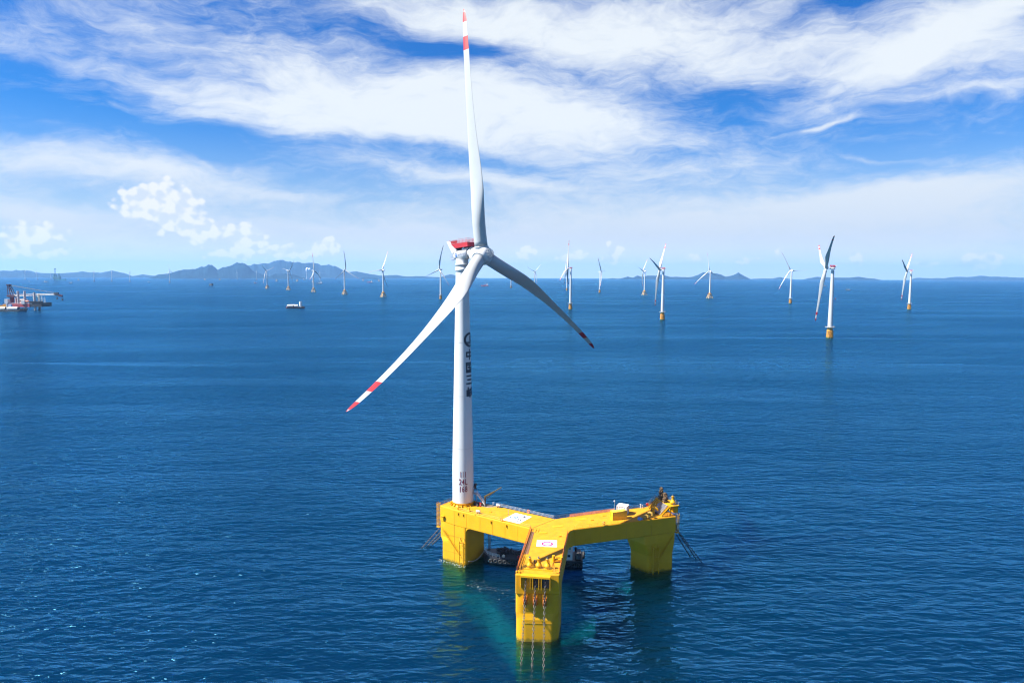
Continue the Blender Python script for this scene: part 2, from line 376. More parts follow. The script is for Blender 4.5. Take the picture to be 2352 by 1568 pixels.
hills([(1060,0),(1092,16),(1139,20),(1180,15),(1230,0)], 17500, 1500, 'low dark spur at the foot of the mountains', 31)
hills([(1425,0),(1452,4),(1500,5),(1525,0)], 17500, 700, 'flat dark islet right of the mountains', 37)
hills([(2425,0),(2448,4),(2470,2),(2483,3),(2511,9),(2530,6),(2549,14),(2568,9),(2599,15),(2620,13),(2644,16),(2660,14),(2681,9),(2705,10),(2750,8),(2775,11),(2790,17),(2813,28),(2828,24),(2862,24),(2876,21),(2900,11),(2932,17),(2955,25),(2974,13),(3004,2),(3030,0)], 22500, 3000, 'blue hills with twin peaks right of centre on the horizon', 41)
hills([(3010,3),(3058,4),(3090,3),(3119,8.5),(3150,4),(3190,0)], 27000, 1800, 'tiny pale hills behind the distant monopile turbine', 47)
hills([(3210,0),(3235,6),(3267,11),(3306,10),(3345,9),(3398,9),(3444,11),(3496,6),(3532,0)], 25000, 2200, 'low blue hills behind the nearest background turbine', 53)
hills([(3640,2),(3666,7),(3725,7),(3785,8),(3823,13),(3873,11),(3927,17),(3962,13),(4022,12),(4096,10),(4200,8),(4300,0)], 32000, 3000, 'very pale hills on the horizon at far right', 59)

# ------------------------------------------------------------------ blades, nacelle, hub (shared meshes)
def airfoil(ch, th, roundness, n=22):
    pts = []
    for i in range(n):
        a = 2*pi*i/n; c = (1+cos(a))/2
        # aerofoil half thickness
        yt = 5*th*(.2969*sqrt(max(c, 0))-.126*c-.3516*c*c+.2843*c**3-.1015*c**4)
        xa = (c-.32)*ch; ya = yt*ch*(1 if sin(a) >= 0 else -.8)
        xr, yr = .5*ch*cos(a)*1.0+.18*ch*0, .5*ch*sin(a)*(th if th < 1 else 1)
        pts.append((xa*(1-roundness)+xr*roundness, ya*(1-roundness)+(.5*ch*sin(a))*roundness))
    return pts
SPAN = [(0, 4.3, 1, 1), (.02, 4.3, 1, 1), (.05, 4.25, .97, .92), (.09, 4.25, .85, .75), (.13, 4.35, .62, .56), (.18, 4.5, .36, .42), (.23, 4.6, .14, .33), (.28, 4.45, .04, .28),
        (.35, 4.0, 0, .25), (.43, 3.35, 0, .24), (.5, 2.85, 0, .22), (.57, 2.5, 0, .21), (.64, 2.28, 0, .2), (.7, 2.1, 0, .19), (.77, 1.92, 0, .18), (.84, 1.75, 0, .18), (.883, 1.62, 0, .18), (.9, 1.55, 0, .18), (.945, 1.36, 0, .18), (.965, 1.15, 0, .17), (.985, .75, 0, .16), (1, .12, 0, .15)]
def blade_mesh(R=77.5, r0=2.7, cone=.062, kb=.029, kx=.11, name='blade', pitch=98, stripes=True, cs=1.0):
    b = MB(); rings = []; fr = []
    for f, ch, rd, th in SPAN:
        r = r0+(R-r0)*f; y = -cone*r+kb*R*(r/R)**2
        tw = radians(pitch+(10*(1-f)**3 - 3)*(0 if rd > .9 else 1)); ring = []
        for x, yy in airfoil(ch*(cs*(1+.24*min(1, max(0, (f-.07)/.14)))), th, rd):
            ring.append((x*cos(tw)+yy*sin(tw)+kx*R*((r/R)**2-r/R), -x*sin(tw)+yy*cos(tw)+y, r))
        rings.append(ring); fr.append(f)
    b.use(WHTG)
    for k in range(len(rings)-1):
        f = (fr[k]+fr[k+1])/2
        red = stripes and (f > .945 or .883 < f < .945 and False)
        b.use(RED if (stripes and f > .945) else WHTG)
        n = len(rings[0])
        b.add(rings[k]+rings[k+1], [(i, (i+1) % n, n+(i+1) % n, n+i) for i in range(n)], True)
    b.use(RED if stripes else WHTG).add(rings[-1], [tuple(range(len(rings[-1])))])
    b.use(WHTG).add(rings[0], [tuple(range(len(rings[0])))[::-1]])
    me = b.mesh(name)
    return me
def merge(me):
    import bmesh
    bm = bmesh.new(); bm.from_mesh(me); bmesh.ops.remove_doubles(bm, verts=bm.verts, dist=1e-4)
    bmesh.ops.recalc_face_normals(bm, faces=bm.faces); bm.to_mesh(me); bm.free(); return me
def band_spans():
    # insert the second red band between 0.825 and 0.885 of the span
    pass
SPAN = sorted(SPAN+[(.826, 1.9, 0, .18)])
_bm_old = blade_mesh
def blade_mesh2(**k):
    """as blade_mesh with two red bands: the tip and one further in"""
    me = _bm_old(**k); R = k.get('R', 77.5); r0 = 2.7
    ri = [i for i, m_ in enumerate(me.materials) if m_ == RED]
    if ri:
        for p in me.polygons:
            f = (p.center.z-r0)/(R-r0)
            p.material_index = ri[0] if (f > .945 or .826 < f < .885) else 1-ri[0]
    return merge(me)
BLADE = blade_mesh2()
BLADE_FAR = blade_mesh2(cs=1.05, name='blade')

def ring_pts(cx, cz, rx, rz, y, n=24, pw=2.0):
    o = []
    for i in range(n):
        a = 2*pi*i/n; c, s_ = cos(a), sin(a)
        o.append((cx+rx*math.copysign(abs(c)**(2/pw), c), y, cz+rz*math.copysign(abs(s_)**(2/pw), s_)))
    return o
def nacelle_body():
    b = MB().use(WHT)
    prof = [(3.4, .35, .35, .0), (3.2, .95, .85, .0), (2.8, 1.45, 1.2, 0), (2.0, 1.85, 1.5, .05), (.8, 2.05, 1.65, .05), (-1.2, 2.05, 1.7, .05), (-3.0, 2.0, 1.7, .05)]
    b.loft([ring_pts(0, c, rx, rz, y, pw=2.7) for y, rx, rz, c in prof])
    b.loft([ring_pts(0, .05, 1.75, 1.55, y) for y in (-2.95, -3.7)]); b.loft([ring_pts(0, .05, 1.95, 1.75, y) for y in (-3.7, -4.0)])
    b.loft([ring_pts(0, .05, 2.15, 1.95, y) for y in (-4.08, -4.5)])
    # swept tail fin carrying the helideck
    for sx_ in (-1, 1):
        pass
    b.add([(x, y, z) for x in (-1.7, 1.7) for y, z in ((3.0, .6), (5.0, 4.9), (3.9, 4.95), (.9, 1.6))],
          [(0, 1, 2, 3), (7, 6, 5, 4), (0, 4, 5, 1), (1, 5, 6, 2), (2, 6, 7, 3), (3, 7, 4, 0)])
    b.box((-1.5, -1.7, 1.9), (.35, .5, 1.2)); b.box((1.5, -1.7, 1.9), (.35, .5, 1.2))
    # rear service platform
    b.box((0, 3.7, -1.1), (2.4, 1.5, .12))
    return b.mesh('nacelle')
def helideck_mesh():
    b = MB().use(RED)
    b.add([(x, y, z) for x in (-2.3, 2.3) for y, z in ((1.2, 2.2), (2.75, 3.7), (-4.1, 3.7), (-4.1, 2.2))],
          [(0, 1, 2, 3), (7, 6, 5, 4), (0, 4, 5, 1), (1, 5, 6, 2), (2, 6, 7, 3), (3, 7, 4, 0)])
    return b.mesh('helideck')
def heli_rail_mesh(r=.035):
    b = MB().use(RED)
    for x in (-2.25, 2.25):
        for z in (4.1, 4.5, 4.95): b.tube((x, 3.6 if z > 4.6 else 3.2, z), (x, -4.05, z), r, n=5)
        for i in range(13): b.tube((x, 3.2-i*.6, 3.7), (x, 3.2-i*.6, 4.95), r, n=5)
    for z in (4.1, 4.5, 4.95): b.tube((-2.25, -4.05, z), (2.25, -4.05, z), r, n=5)
    for i in range(7): b.tube((-2.25+i*.75, -4.05, 3.7), (-2.25+i*.75, -4.05, 4.95), r, n=5)
    for i in range(10): b.tube((-1.2, 3.0-i*.25, 3.75), (-1.2, 3.0-i*.25, 4.7), .05, n=5)
    b.box((-2.0, 1.6, 4.3), (.12, 2.4, .9))
    return b.mesh('guard_rail')
def hub_mesh():
    b = MB().use(WHT); Rm = Matrix.Rotation(pi/2, 3, 'X')    # lathe axis along -Y
    # origin at hub centre; nose towards -Y
    b.lathe((0, 0, 0), [(1.9, -3.9), (2.35, -3.6), (2.7, -2.9), (2.8, -1.6), (2.75, 0), (2.75, 1.3), (2.5, 2.1), (2.0, 2.7), (1.2, 3.05), (0.02, 3.15)], 32, M=Rm)
    for k in range(3):
        a = k*2*pi/3; M = Matrix.Rotation(a, 3, 'Y')
        b.lathe((0, 0, 0), [(2.32, 0.8), (2.32, 2.3), (2.42, 2.35), (2.42, 2.62), (2.25, 2.66)], 28, M=M)
    return b.mesh('hub')
def cage_mesh():
    b = MB().use(WHTG)
    for R_, y in ((1.55, -2.85), (1.65, -3.25), (1.3, -3.75), (.75, -4.05)):
        pts = [(R_*cos(2*pi*i/18), y, R_*sin(2*pi*i/18)) for i in range(19)]; b.poly(pts, .05, 5)
    for i in range(9):
        a = 2*pi*i/9
        b.poly([(r*cos(a), y, r*sin(a)) for r, y in ((1.55, -2.6), (1.65, -3.25), (1.3, -3.75), (.75, -4.05), (.1, -4.12))], .05, 5)
    return b.mesh('nose_cage')
NAC, HELI, HRAIL, HUB, CAGE = merge(nacelle_body()), helideck_mesh(), heli_rail_mesh(), hub_mesh(), cage_mesh()

# lettering made of strokes -------------------------------------------------
GLYPH = {  # strokes on a unit square, (x0,y0,x1,y1)
 'zhong': [(.08,.72,.92,.72),(.08,.30,.92,.30),(.08,.72,.08,.30),(.92,.72,.92,.30),(.5,1,.5,0)],
 'guo': [(.04,.98,.96,.98),(.04,.02,.96,.02),(.04,.98,.04,.02),(.96,.98,.96,.02),(.22,.78,.78,.78),(.26,.52,.74,.52),(.2,.2,.8,.2),(.5,.78,.5,.2),(.62,.4,.72,.3)],
 'san': [(.08,.9,.92,.9),(.16,.5,.84,.5),(.02,.08,.98,.08)],
 'xia': [(.18,1,.18,.15),(.03,.7,.03,.15),(.33,.7,.33,.15),(.03,.15,.33,.15),(.45,.82,.98,.82),(.42,.45,1,.45),(.71,1,.71,.45),(.71,.45,.42,.02),(.71,.45,1,.02),(.55,.72,.6,.56),(.88,.72,.83,.56)],
 'ming': [(.05,.85,.4,.85),(.05,.5,.4,.5),(.05,.2,.4,.2),(.05,.85,.05,.2),(.4,.85,.4,.2),(.58,.95,.95,.95),(.58,.95,.5,.02),(.95,.95,.95,.05),(.58,.65,.95,.65),(.56,.38,.95,.38)],
 'yang': [(.06,.95,.06,.02),(.06,.95,.34,.9),(.34,.9,.2,.62),(.2,.62,.34,.38),(.5,.92,.95,.92),(.5,.5,.95,.5),(.5,.08,.95,.08),(.5,.92,.5,.08),(.95,.92,.95,.08)],
 'zhi': [(.05,.92,.5,.92),(.02,.72,.52,.72),(.28,1,.28,.72),(.28,.72,.05,.48),(.28,.72,.5,.5),(.6,.9,.95,.9),(.6,.55,.95,.55),(.6,.9,.6,.55),(.95,.9,.95,.55),(.2,.42,.8,.42),(.2,.22,.8,.22),(.2,.02,.8,.02),(.2,.42,.2,.02),(.8,.42,.8,.02)],
 'neng': [(.22,1,.05,.75),(.05,.75,.45,.75),(.08,.58,.42,.58),(.08,.58,.08,.02),(.42,.58,.42,.02),(.08,.4,.42,.4),(.08,.22,.42,.22),(.6,.98,.6,.56),(.6,.76,.9,.86),(.6,.56,.95,.56),(.6,.46,.6,.04),(.6,.26,.9,.36),(.6,.04,.95,.04)]}
def stroke_quads(strokes, wd):
    out = []
    for x0, y0, x1, y1 in strokes:
        d = Vector((x1-x0, y1-y0)); L = d.length; d /= L; n = Vector((-d.y, d.x))*wd/2; e = d*wd/2
        a, b = Vector((x0, y0))-e, Vector((x1, y1))+e
        k = max(1, int(L/.1))
        for i in range(k):
            p, q = a+(b-a)*(i/k), a+(b-a)*((i+1)/k)
            out.append((p-n, q-n, q+n, p+n))
    return out
def text_mesh(txt, sizex, sizey):
    """flat lettering from the built-in font as (verts, faces), centred"""
    cu = bpy.data.curves.new('lettering', 'FONT'); cu.body = txt; cu.align_x = 'CENTER'; cu.fill_mode = 'FRONT'; cu.resolution_u = 3; cu.offset = .014; cu.space_character = 1.12
    ob = bpy.data.objects.new('lettering', cu); COL.objects.link(ob)
    dg = bpy.context.evaluated_depsgraph_get(); me = bpy.data.meshes.new_from_object(ob.evaluated_get(dg))
    v = [(p.co.x*sizex, p.co.y*sizey) for p in me.vertices]; f = [tuple(p.vertices) for p in me.polygons]
    bpy.data.objects.remove(ob); bpy.data.curves.remove(cu); bpy.data.meshes.remove(me); return v, f

# ------------------------------------------------------------------ the floating turbine
TX, TY, DK = -16.7, 229.2, 18.35
turb = thing('wind_turbine', 'huge white wind turbine with red-banded blade tips on the yellow floating platform', 'wind turbine', (TX, TY, DK))
TB = 1.0; ZT = 79.6
def trad(z): return 3.62+(2.12-3.62)*min(1, max(0, (z-TB-12)/(ZT-12)))**1.0 if z > TB+12 else 3.62
tw = MB().use(WHT)
tw.lathe((0, 0, 0), [(trad(z), z) for z in (TB, 6, 13, 20, 26, 32, 38, 44, 50, 56, 62, 68, 74, ZT)], 64)
tower = tw.build('tower', turb)
for z in (20, 38, 56): MB().use(mat('weld_seam_paint', (.30, .31, .32), .5, var=.05)).lathe((0, 0, 0), [(trad(z)+.004, z-.05), (trad(z)+.03, z-.04), (trad(z)+.03, z+.04), (trad(z)+.004, z+.05)], 64).build('section_flange', tower)
nk = MB().use(WHT).lathe((0, 0, 0), [(2.12, ZT), (2.3, ZT), (2.3, ZT+1.1), (2.22, ZT+1.15), (2.22, ZT+2.0), (2.3, ZT+2.0), (2.3, ZT+2.6), (2.1, ZT+2.7), (2.1, ZT+4.2)], 40)
nk.build('yaw_bearing', turb)
def on_tower(verts, z0, ang0, off=.06):
    o = []
    for x, y in verts:
        z = z0+y; r = trad(z)+off; a = ang0+x/r
        o.append((r*sin(a), -r*cos(a), z))      # angle 0 faces the camera side, positive to the right
    return o
mk = MB().use(DRED)
for txt, zz in (('24L', 7.75), ('168', 5.25)):
    v, f = text_mesh(txt, 1.85, 2.9); MB().use(DRED).add(on_tower(v, zz, .085), f).build('tower_number', tower)
for dx in (-.82, 0, .82):
    pts = [(dx-.11, 0), (dx+.11, 0), (dx+.11, 2.0), (dx-.11, 2.0)]; mk.add(on_tower(pts, 10.3, .085), [(0, 1, 2, 3)])
mk.build('tower_mark', tower)
lg = MB().use(BLK); LA = 1.16     # facing right of the camera, wrapped round the tower
zc = 56.9; Rl = 2.4
def ringfan(b, cx, cy, r0, r1, z0, ang, n=48, a0=0, a1=2*pi, sx_=1):
    v = []; f = []
    for i in range(n+1):
        a = a0+(a1-a0)*i/n; v += [(cx+r0*cos(a)*sx_, cy+r0*sin(a)), (cx+r1*cos(a)*sx_, cy+r1*sin(a))]
    f = [(2*i, 2*i+1, 2*i+3, 2*i+2) for i in range(n)]; b.add(on_tower(v, z0, ang), f)
ringfan(lg, 0, 0, 1.75, 2.5, zc, LA)
for y in (-.75, -1.05, -1.3):
    xx = sqrt(1.8**2-y*y); lg.add(on_tower([(-xx+2*xx*i/10, y+q) for q in (-.09, .09) for i in range(11)], zc, LA), [(i, i+1, 12+i, 11+i) for i in range(10)])
lg.add(on_tower([(-.05+1.2*i/6, y) for y in (-.7, 1.5) for i in range(7)], zc, LA), [(i, i+1, 8+i, 7+i) for i in range(6)])
lg.build('company_emblem', tower)
for (g, z) in (('zhong', 50.4), ('guo', 46.0), ('san', 41.9), ('xia', 37.6)):
    lg = MB().use(BLK)
    for q in stroke_quads(GLYPH[g], .17):
        lg.add(on_tower([((p.x-.5)*3.15, p.y*3.15) for p in q], z, LA-.10), [(0, 1, 2, 3)])
    lg.build('company_lettering', tower)
# door, landing and stair at the foot of the tower (right side)
ds = MB().use(GRY)
ds.box((4.2, -.6, 3.9), (1.4, 2.2, .08))
for z in (4.4, 4.9): ds.poly([(3.5, -1.65, z), (4.85, -1.65, z), (4.85, .45, z)], .035, 5)
for p in ((3.6, -1.65), (4.85, -1.65), (4.85, .45), (4.85, -.6)): ds.tube((*p, 3.9), (*p, 4.95), .035, n=5)
for p in ((4.75, -1.5), (4.75, .3)): ds.tube((*p, 0.02), (*p, 3.9), .06, n=6)
ds.build('landing', turb)
dm = MB().use(WHT)
for y in (-1.6, -.8):
    dm.beam((4.9, y, 3.85), (7.9, y-1.1, .05), .12, .3)
    for z in (.55, 1.05): dm.tube((4.9, y, 3.85+z), (7.9, y-1.1, .05+z), .04, n=5)
    for i in range(6):
        t = i/5; p = Vector((4.9, y, 3.85)).lerp(Vector((7.9, y-1.1, .05)), t); dm.tube(p, p+Vector((0, 0, 1.05)), .04, n=5)
for i in range(14):
    t = (i+.5)/14; p = Vector((4.9, -1.2, 3.85)).lerp(Vector((7.9, -2.3, .05)), t); dm.box(p, (.26, .8, .04))
dm.build('stair', turb)
MB().use(GRY).box((3.72, -.75, 5.0), (.14, .95, 2.1), rz=-.2).build('tower_door', turb)
eq = MB().use(DRK); eq.box((3.9, .6, 5.6), (1.0, 1.3, .9)); eq.tube((3.9, .6, 6.0), (4.3, .6, 6.9), .25, .4, 8); eq.box((4.3, .9, 6.6), (.9, .7, .35))
for i in range(4): eq.poly([(3.4, -.3+.4*i, 6.1), (4.5, -.3+.4*i, 6.3), (4.6, -.3+.4*i, 4.9)], .04, 5)
eq.build('davit_winch', turb)

PSI, TILT, PHI, OVER, ZH = radians(56.17), radians(6.0), radians(-1.66), 8.3, 102.55-DK
MN = Matrix.Translation((0, 0, ZH)) @ Matrix.Rotation(PSI, 4, 'Z') @ Matrix.Rotation(-TILT, 4, 'X')
nac = link('nacelle', NAC, turb, MN @ Matrix.Translation((0, -.3, .95)))
link('helideck', HELI, nac); link('guard_rail', HRAIL, nac)
nl = MB()
# logo and lettering on the port side of the nacelle (towards local -X)
NX = -2.065
nl.use(BLU).add([(NX-.02, .9+.55*cos(2*pi*i/24)+.35, .0+.55*sin(2*pi*i/24)) for i in range(24)], [tuple(range(24))])
nl.use(WHTG).add([(NX-.035, 1.25+.3*cos(2*pi*i/16)*1.0, .02+.28*sin(2*pi*i/16)) for i in range(3, 15)], [tuple(range(12))])
nl.build('maker_emblem', nac)
GL = mat('grey_lettering', (.16, .18, .25), .5, var=0)
for k, g in enumerate(('ming', 'yang', 'zhi', 'neng')):
    nl = MB().use(GL)
    for q in stroke_quads(GLYPH[g], .10): nl.add([(NX-.02, .45-.95*k-p.x*.75, -.45+p.y*.72) for p in q], [(0, 1, 2, 3)])
    nl.build('maker_lettering', nac)
nl = MB().use(GL)
for k in range(11): nl.add([(NX-.02, .4-.33*k-x, .5+z) for x, z in ((0, 0), (.24, 0), (.24, .1), (0, .1))], [(0, 1, 2, 3)])
nl.build('small_lettering', nac)
rr = MB().use(WHTG)
for z in (-.6, -.15, .3): rr.poly([(-1.2, 3.0, z), (-1.2, 4.4, z), (1.2, 4.4, z), (1.2, 3.0, z)], .035, 5)
for x, y in ((-1.2, 3.4), (-1.2, 4.4), (0, 4.4), (1.2, 4.4), (1.2, 3.4)): rr.tube((x, y, -1.1), (x, y, .3), .035, n=5)
for y in (3.3, 3.7, 4.1): rr.tube((-.8, y, -1.1), (-.8, y, -2.9), .04, n=5)
for y, z in ((.3, 6.0), (-.5, 5.7)): MB().use(WHTG).tube((-1.2, y, 3.7), (-1.2, y, z), .03, n=5).build('wind_sensor', nac)
rr.build('service_cage', nac)
MH = MN @ Matrix.Translation((0, -OVER, 0))
hub = link('hub', HUB, turb, MH @ Matrix.Rotation(PHI, 4, 'Y'))
cg = link('nose_cage', CAGE, hub); cg.matrix_local = Matrix.Rotation(0, 4, 'Y')
for k in range(3): link('blade', BLADE, turb, MH @ Matrix.Rotation(PHI+k*2*pi/3, 4, 'Y'))

# ------------------------------------------------------------------ the floating platform
plat = thing('floating_platform', 'yellow three-armed floating platform standing on three square columns', 'floating platform', (12.2, 209, 0))
P0 = Vector((12.2, 209, 0))
def pw(x, y, z): return (x-P0.x, y-P0.y, z)
ARM = {'L': (Vector((-.836, .549, 0)), (.549, .836)), 'R': (Vector((.947, .322, 0)), None), 'F': (Vector((-.155, -.988, 0)), None)}
Z0 = 12.9
deck_poly = [(-24.6, 227.4), (-19.3, 223.0), (6.1, 206.1), (1.1, 173.3), (12.75, 173.1), (17.5, 202.2), (18.1, 204.2), (19.6, 205.6), (36.2, 211.2), (54.1, 217.5), (50.6, 228.2), (33.0, 222.1), (18.4, 216.5), (14.2, 214.6), (-2.4, 225.2), (-18.3, 236.0)]
hull = MB().use(YEL).prism([(x-P0.x, y-P0.y) for x, y in deck_poly], Z0, DK)
hull.mats.append(YELD); hull.mi[1] = 1
hu = bevel(hull.build('hull', plat), .25, 2, 30)
def col_poly(pts, sc=1.0):
    cx = sum(p[0] for p in pts)/len(pts); cy = sum(p[1] for p in pts)/len(pts)
    return [(cx+(x-cx)*sc, cy+(y-cy)*sc) for x, y in pts]
def rounded(pts, r, n=5):
    out = []
    k = len(pts)
    for i in range(k):
        p, a, b = Vector(pts[i]), Vector(pts[i-1]), Vector(pts[(i+1) % k])
        u, v = (a-p).normalized(), (b-p).normalized(); rr_ = min(r, (a-p).length*.45, (b-p).length*.45)
        s_, e = p+u*rr_, p+v*rr_
        for j in range(n+1):
            t = j/n; out.append(tuple((1-t)**2*s_+2*t*(1-t)*p+t*t*e))
    return out
YELW = YEL.copy(); YELW.name = 'yellow_paint_with_waterline'
_t = NT(YELW.node_tree); _b = YELW.node_tree.nodes['Principled BSDF']; _src = _b.inputs['Base Color'].links[0].from_socket
_o = _t.n.new('ShaderNodeTexCoord').outputs['Object']; _z = _t.n.new('ShaderNodeSeparateXYZ'); _t.link(_o, _z.inputs[0])
_n = _t.noise(_t.vscale(_o, (.9, .9, .35)), 1.0, 6, .65)
_f = _t.m('MULTIPLY', _t.ss(.95, .25, _t.m('SUBTRACT', _z.outputs[2], _t.m('MULTIPLY', _t.m('SUBTRACT', _n, .5), 2.2))), .75)
_t.link(_t.mix(_f, _src, (.10, .10, .015, 1)), _b.inputs['Base Color'])
def column(low, high, zf0, zf1, r_low, label):
    lo, hi = rounded(low, r_low), rounded(high, r_low)
    b = MB().use(YELW)
    def R_(p, z): return [(x-P0.x, y-P0.y, z) for x, y in p]
    b.loft([R_(lo, -13), R_(lo, zf0), R_(hi, zf1), R_(hi, Z0+.02)], smooth=False)
    o = b.build('column', plat)
    if label: o['label'] = label
    return o
aL = Vector((-.836, .549)); nL = Vector((.549, .836))
cL = column([(-23.8, 226.0), (-19.3, 223.02), (-15.2, 220.25), (-9.2, 229.3), (-12.6, 231.6), (-17.8, 235.1)],
            [(-24.58, 227.3), (-19.28, 223.05), (-15.2, 220.3), (-9.2, 229.3), (-12.6, 231.6), (-18.3, 235.9)], 6.2, 7.8, .9, 'column under the turbine tower')
cR = column([(39.9, 220.6), (40.4, 219.6), (44.7, 214.75), (53.4, 217.55), (50.0, 227.6), (41.4, 224.8)],
            [(38.3, 220.9), (38.9, 218.6), (43.2, 213.6), (54.0, 217.55), (50.5, 228.0), (40.3, 224.7)], 5.8, 10.2, .7, 'column with the shaded front face')
cF = column([(1.25, 174.3), (3.0, 172.95), (11.2, 172.75), (12.65, 174.0), (14.2, 183.6), (12.0, 186.2), (5.6, 187.0), (3.2, 184.8)],
            [(1.12, 174.0), (2.6, 173.36), (11.6, 173.2), (12.72, 173.9), (14.2, 183.4), (12.0, 186.2), (5.6, 187.0), (3.15, 184.8)], 6.0, 7.6, 1.2, 'nearest column carrying the front mooring chains')
# submerged pontoons joining the columns, seen as pale patches through the water
PONT = mat('weathered_underwater_paint', (.17, .21, .13), .8, var=.55, vscale=.16)
for (x0, y0), (x1, y1) in (((-15.5, 224.5), (5.2, 181.5)), ((9.8, 182.0), (45.0, 217.0)), ((-12.0, 228.5), (43.0, 223.0))):
    d = Vector((x1-x0, y1-y0)); MB().use(PONT).box(pw((x0+x1)/2, (y0+y1)/2, -12.9), (d.length, 6.5, 5.0), rz=atan2(d.y, d.x)).build('pontoon', plat)
# gusset where the left beam meets its column
g = MB().use(YEL)
def fillet(c, u, n_, wd, r, z):
    pts = [(0, 0)]+[(r-r*sin(t*pi/16), -(r-r*cos(t*pi/16))) for t in range(0, 9)]
    vs = []
    for s_ in (.02, wd-.02):
        for x, zz in pts: vs.append((c[0]+u[0]*x+n_[0]*s_-P0.x, c[1]+u[1]*x+n_[1]*s_-P0.y, z+zz))
    k = len(pts); g.add(vs, [tuple(range(k)), tuple(range(2*k-1, k-1, -1))]+[(i, (i+1) % k, k+(i+1) % k, k+i) for i in range(k)])
fillet((-15.15, 220.28), (.836, -.549), (.549, .836), 10.8, 1.5, Z0+.02)
g.build('gusset', plat)
# plate seams
SEAM = mat('seam_paint', (.42, .22, .02), .6, var=0)
nl2 = Vector((-.553, -.833))
def along(p, q, t): return Vector(p).lerp(Vector(q), t)
for t, z0_ in ((0.0, 0.2), (.355, Z0)):
    p = along((-19.3, 223.0), (6.1, 206.1), t)+nl2*.02
    MB().use(SEAM).beam(pw(p.x, p.y, z0_), pw(p.x, p.y, DK-.3), .09, .05).build('plate_seam', plat)
d0 = Vector((6.6, 206.6)); d1 = Vector((13.9, 214.2)); MB().use(SEAM).beam(pw(*d0, DK+.02), pw(*d1, DK+.02), .16, .12).build('plate_seam', plat)
d0 = Vector((3.0, 185.2)); d1 = Vector((14.4, 184.4)); MB().use(SEAM).beam(pw(*d0, DK+.01), pw(*d1, DK+.01), .12, .06).build('plate_seam', plat)
d0 = Vector((-16.4, 222.2)); d1 = Vector((-11.5, 229.3)); MB().use(SEAM).beam(pw(*d0, DK+.01), pw(*d1, DK+.01), .10, .06).build('plate_seam', plat)
SEAM2 = mat('faint_seam_paint', (.40, .19, .006), .55, var=.1)
for t in (.17, .52, .68, .84):
    p = along((-19.3, 223.0), (6.1, 206.1), t)+nl2*.02; MB().use(SEAM2).beam(pw(p.x, p.y, Z0+.1), pw(p.x, p.y, DK-.3), .07, .04).build('plate_seam', plat)
for z in (3.4, 9.2):
    a, c = Vector((-23.6, 225.9))+nl2*.05, Vector((-15.9, 220.75))+nl2*.05; MB().use(SEAM2).beam(pw(a.x, a.y, z), pw(c.x, c.y, z), .05, .07).build('plate_seam', plat)
fn = Vector((-.155, -.988))
for (x0, y0, z0_), (x1, y1, z1_) in (((3.35, 173.25, 8.9), (3.35, 173.25, 17.6)), ((3.35, 173.25, 8.9), (6.0, 173.2, 8.9)), ((3.3, 172.92, 5.2), (10.9, 172.72, 5.2))):
    MB().use(SEAM2).beam(pw(x0+fn.x*.06, y0+fn.y*.06, z0_), pw(x1+fn.x*.06, y1+fn.y*.06, z1_), .06, .06).build('plate_seam', plat)
for t in (.25, .5, .75):
    a, c = along((19.6, 205.6), (13.9, 214.4), 0), None
    p = along((19.6, 205.5), (54.1, 217.4), t)+Vector((.326, -.945))*.02; MB().use(SEAM2).beam(pw(p.x, p.y, Z0+.1), pw(p.x, p.y, DK-.3), .07, .04).build('plate_seam', plat)
    p, q = along((19.6, 205.6), (54.1, 217.5), t), along((16.2, 215.6), (50.6, 228.2), t); MB().use(SEAM2).beam(pw(p.x, p.y, DK+.008), pw(q.x, q.y, DK+.008), .05, .02).build('plate_seam', plat)
# tower foundation ring
fr = MB().use(YEL)
cxy = (TX-P0.x, TY-P0.y, DK)
fr.lathe(cxy, [(3.9, -.05), (3.9, .12), (3.72, .14), (3.68, 1.0), (3.80, 1.01), (3.80, 1.12), (3.60, 1.13)], 56)
for i in range(18):
    a = 2*pi*i/18+.15; u = Vector((cos(a), sin(a), 0)); c = Vector(cxy)+u*3.7; v = u.cross(Vector((0, 0, 1)))*.03
    pts = [c+Vector((0, 0, .9)), c, c+u*1.0]
    fr.add([p+v for p in pts]+[p-v for p in pts], [(0, 1, 2), (5, 4, 3), (0, 3, 4, 1), (1, 4, 5, 2), (2, 5, 3, 0)])
fr.build('tower_socket', plat)
# hand rails
def rail(pts, mt, name='handrail', h=1.05, sp=2.0, bars=(.35, .7, 1.05), r=.03, z=DK, close=False):
    b = MB().use(mt); P = [Vector((p[0]-P0.x, p[1]-P0.y, (p[2] if len(p) > 2 else z))) for p in pts]
    for a, c in zip(P, P[1:]):
        for q in bars: b.tube(a+Vector((0, 0, q*h/1.05)), c+Vector((0, 0, q*h/1.05)), r, n=5)
        k = max(1, int((c-a).length/sp))
        for i in range(k+1): p = a.lerp(c, i/k); b.tube(p, p+Vector((0, 0, h)), r*1.15, n=5)
    return b.build(name, plat)
GRAIL = mat('galvanised_rail', (.20, .21, .22), .45, .2, var=.1, vscale=2)
YRAIL = mat('yellow_rail_paint', (.52,.27,.03), .5, var=.1, vscale=2)
rail([(-6.5, 227.6), (-2.4, 225.0), (13.9, 214.55), (17.6, 215.9), (33.0, 221.7), (47.2, 226.7)], GRAIL, r=.026)
rail([(-24.3, 227.5), (-18.4, 235.6), (-14.6, 233.2)], GRAIL)
rail([(-17.0, 221.8), (-9.0, 216.4), (0, 210.4), (5.9, 206.5)], YRAIL, bars=(.5, 1.05), r=.022, h=.95)
rail([(19.7, 205.9), (27.0, 208.4), (36.2, 211.5), (50.0, 216.3)], YRAIL, bars=(.5, 1.05), r=.022, h=.95)
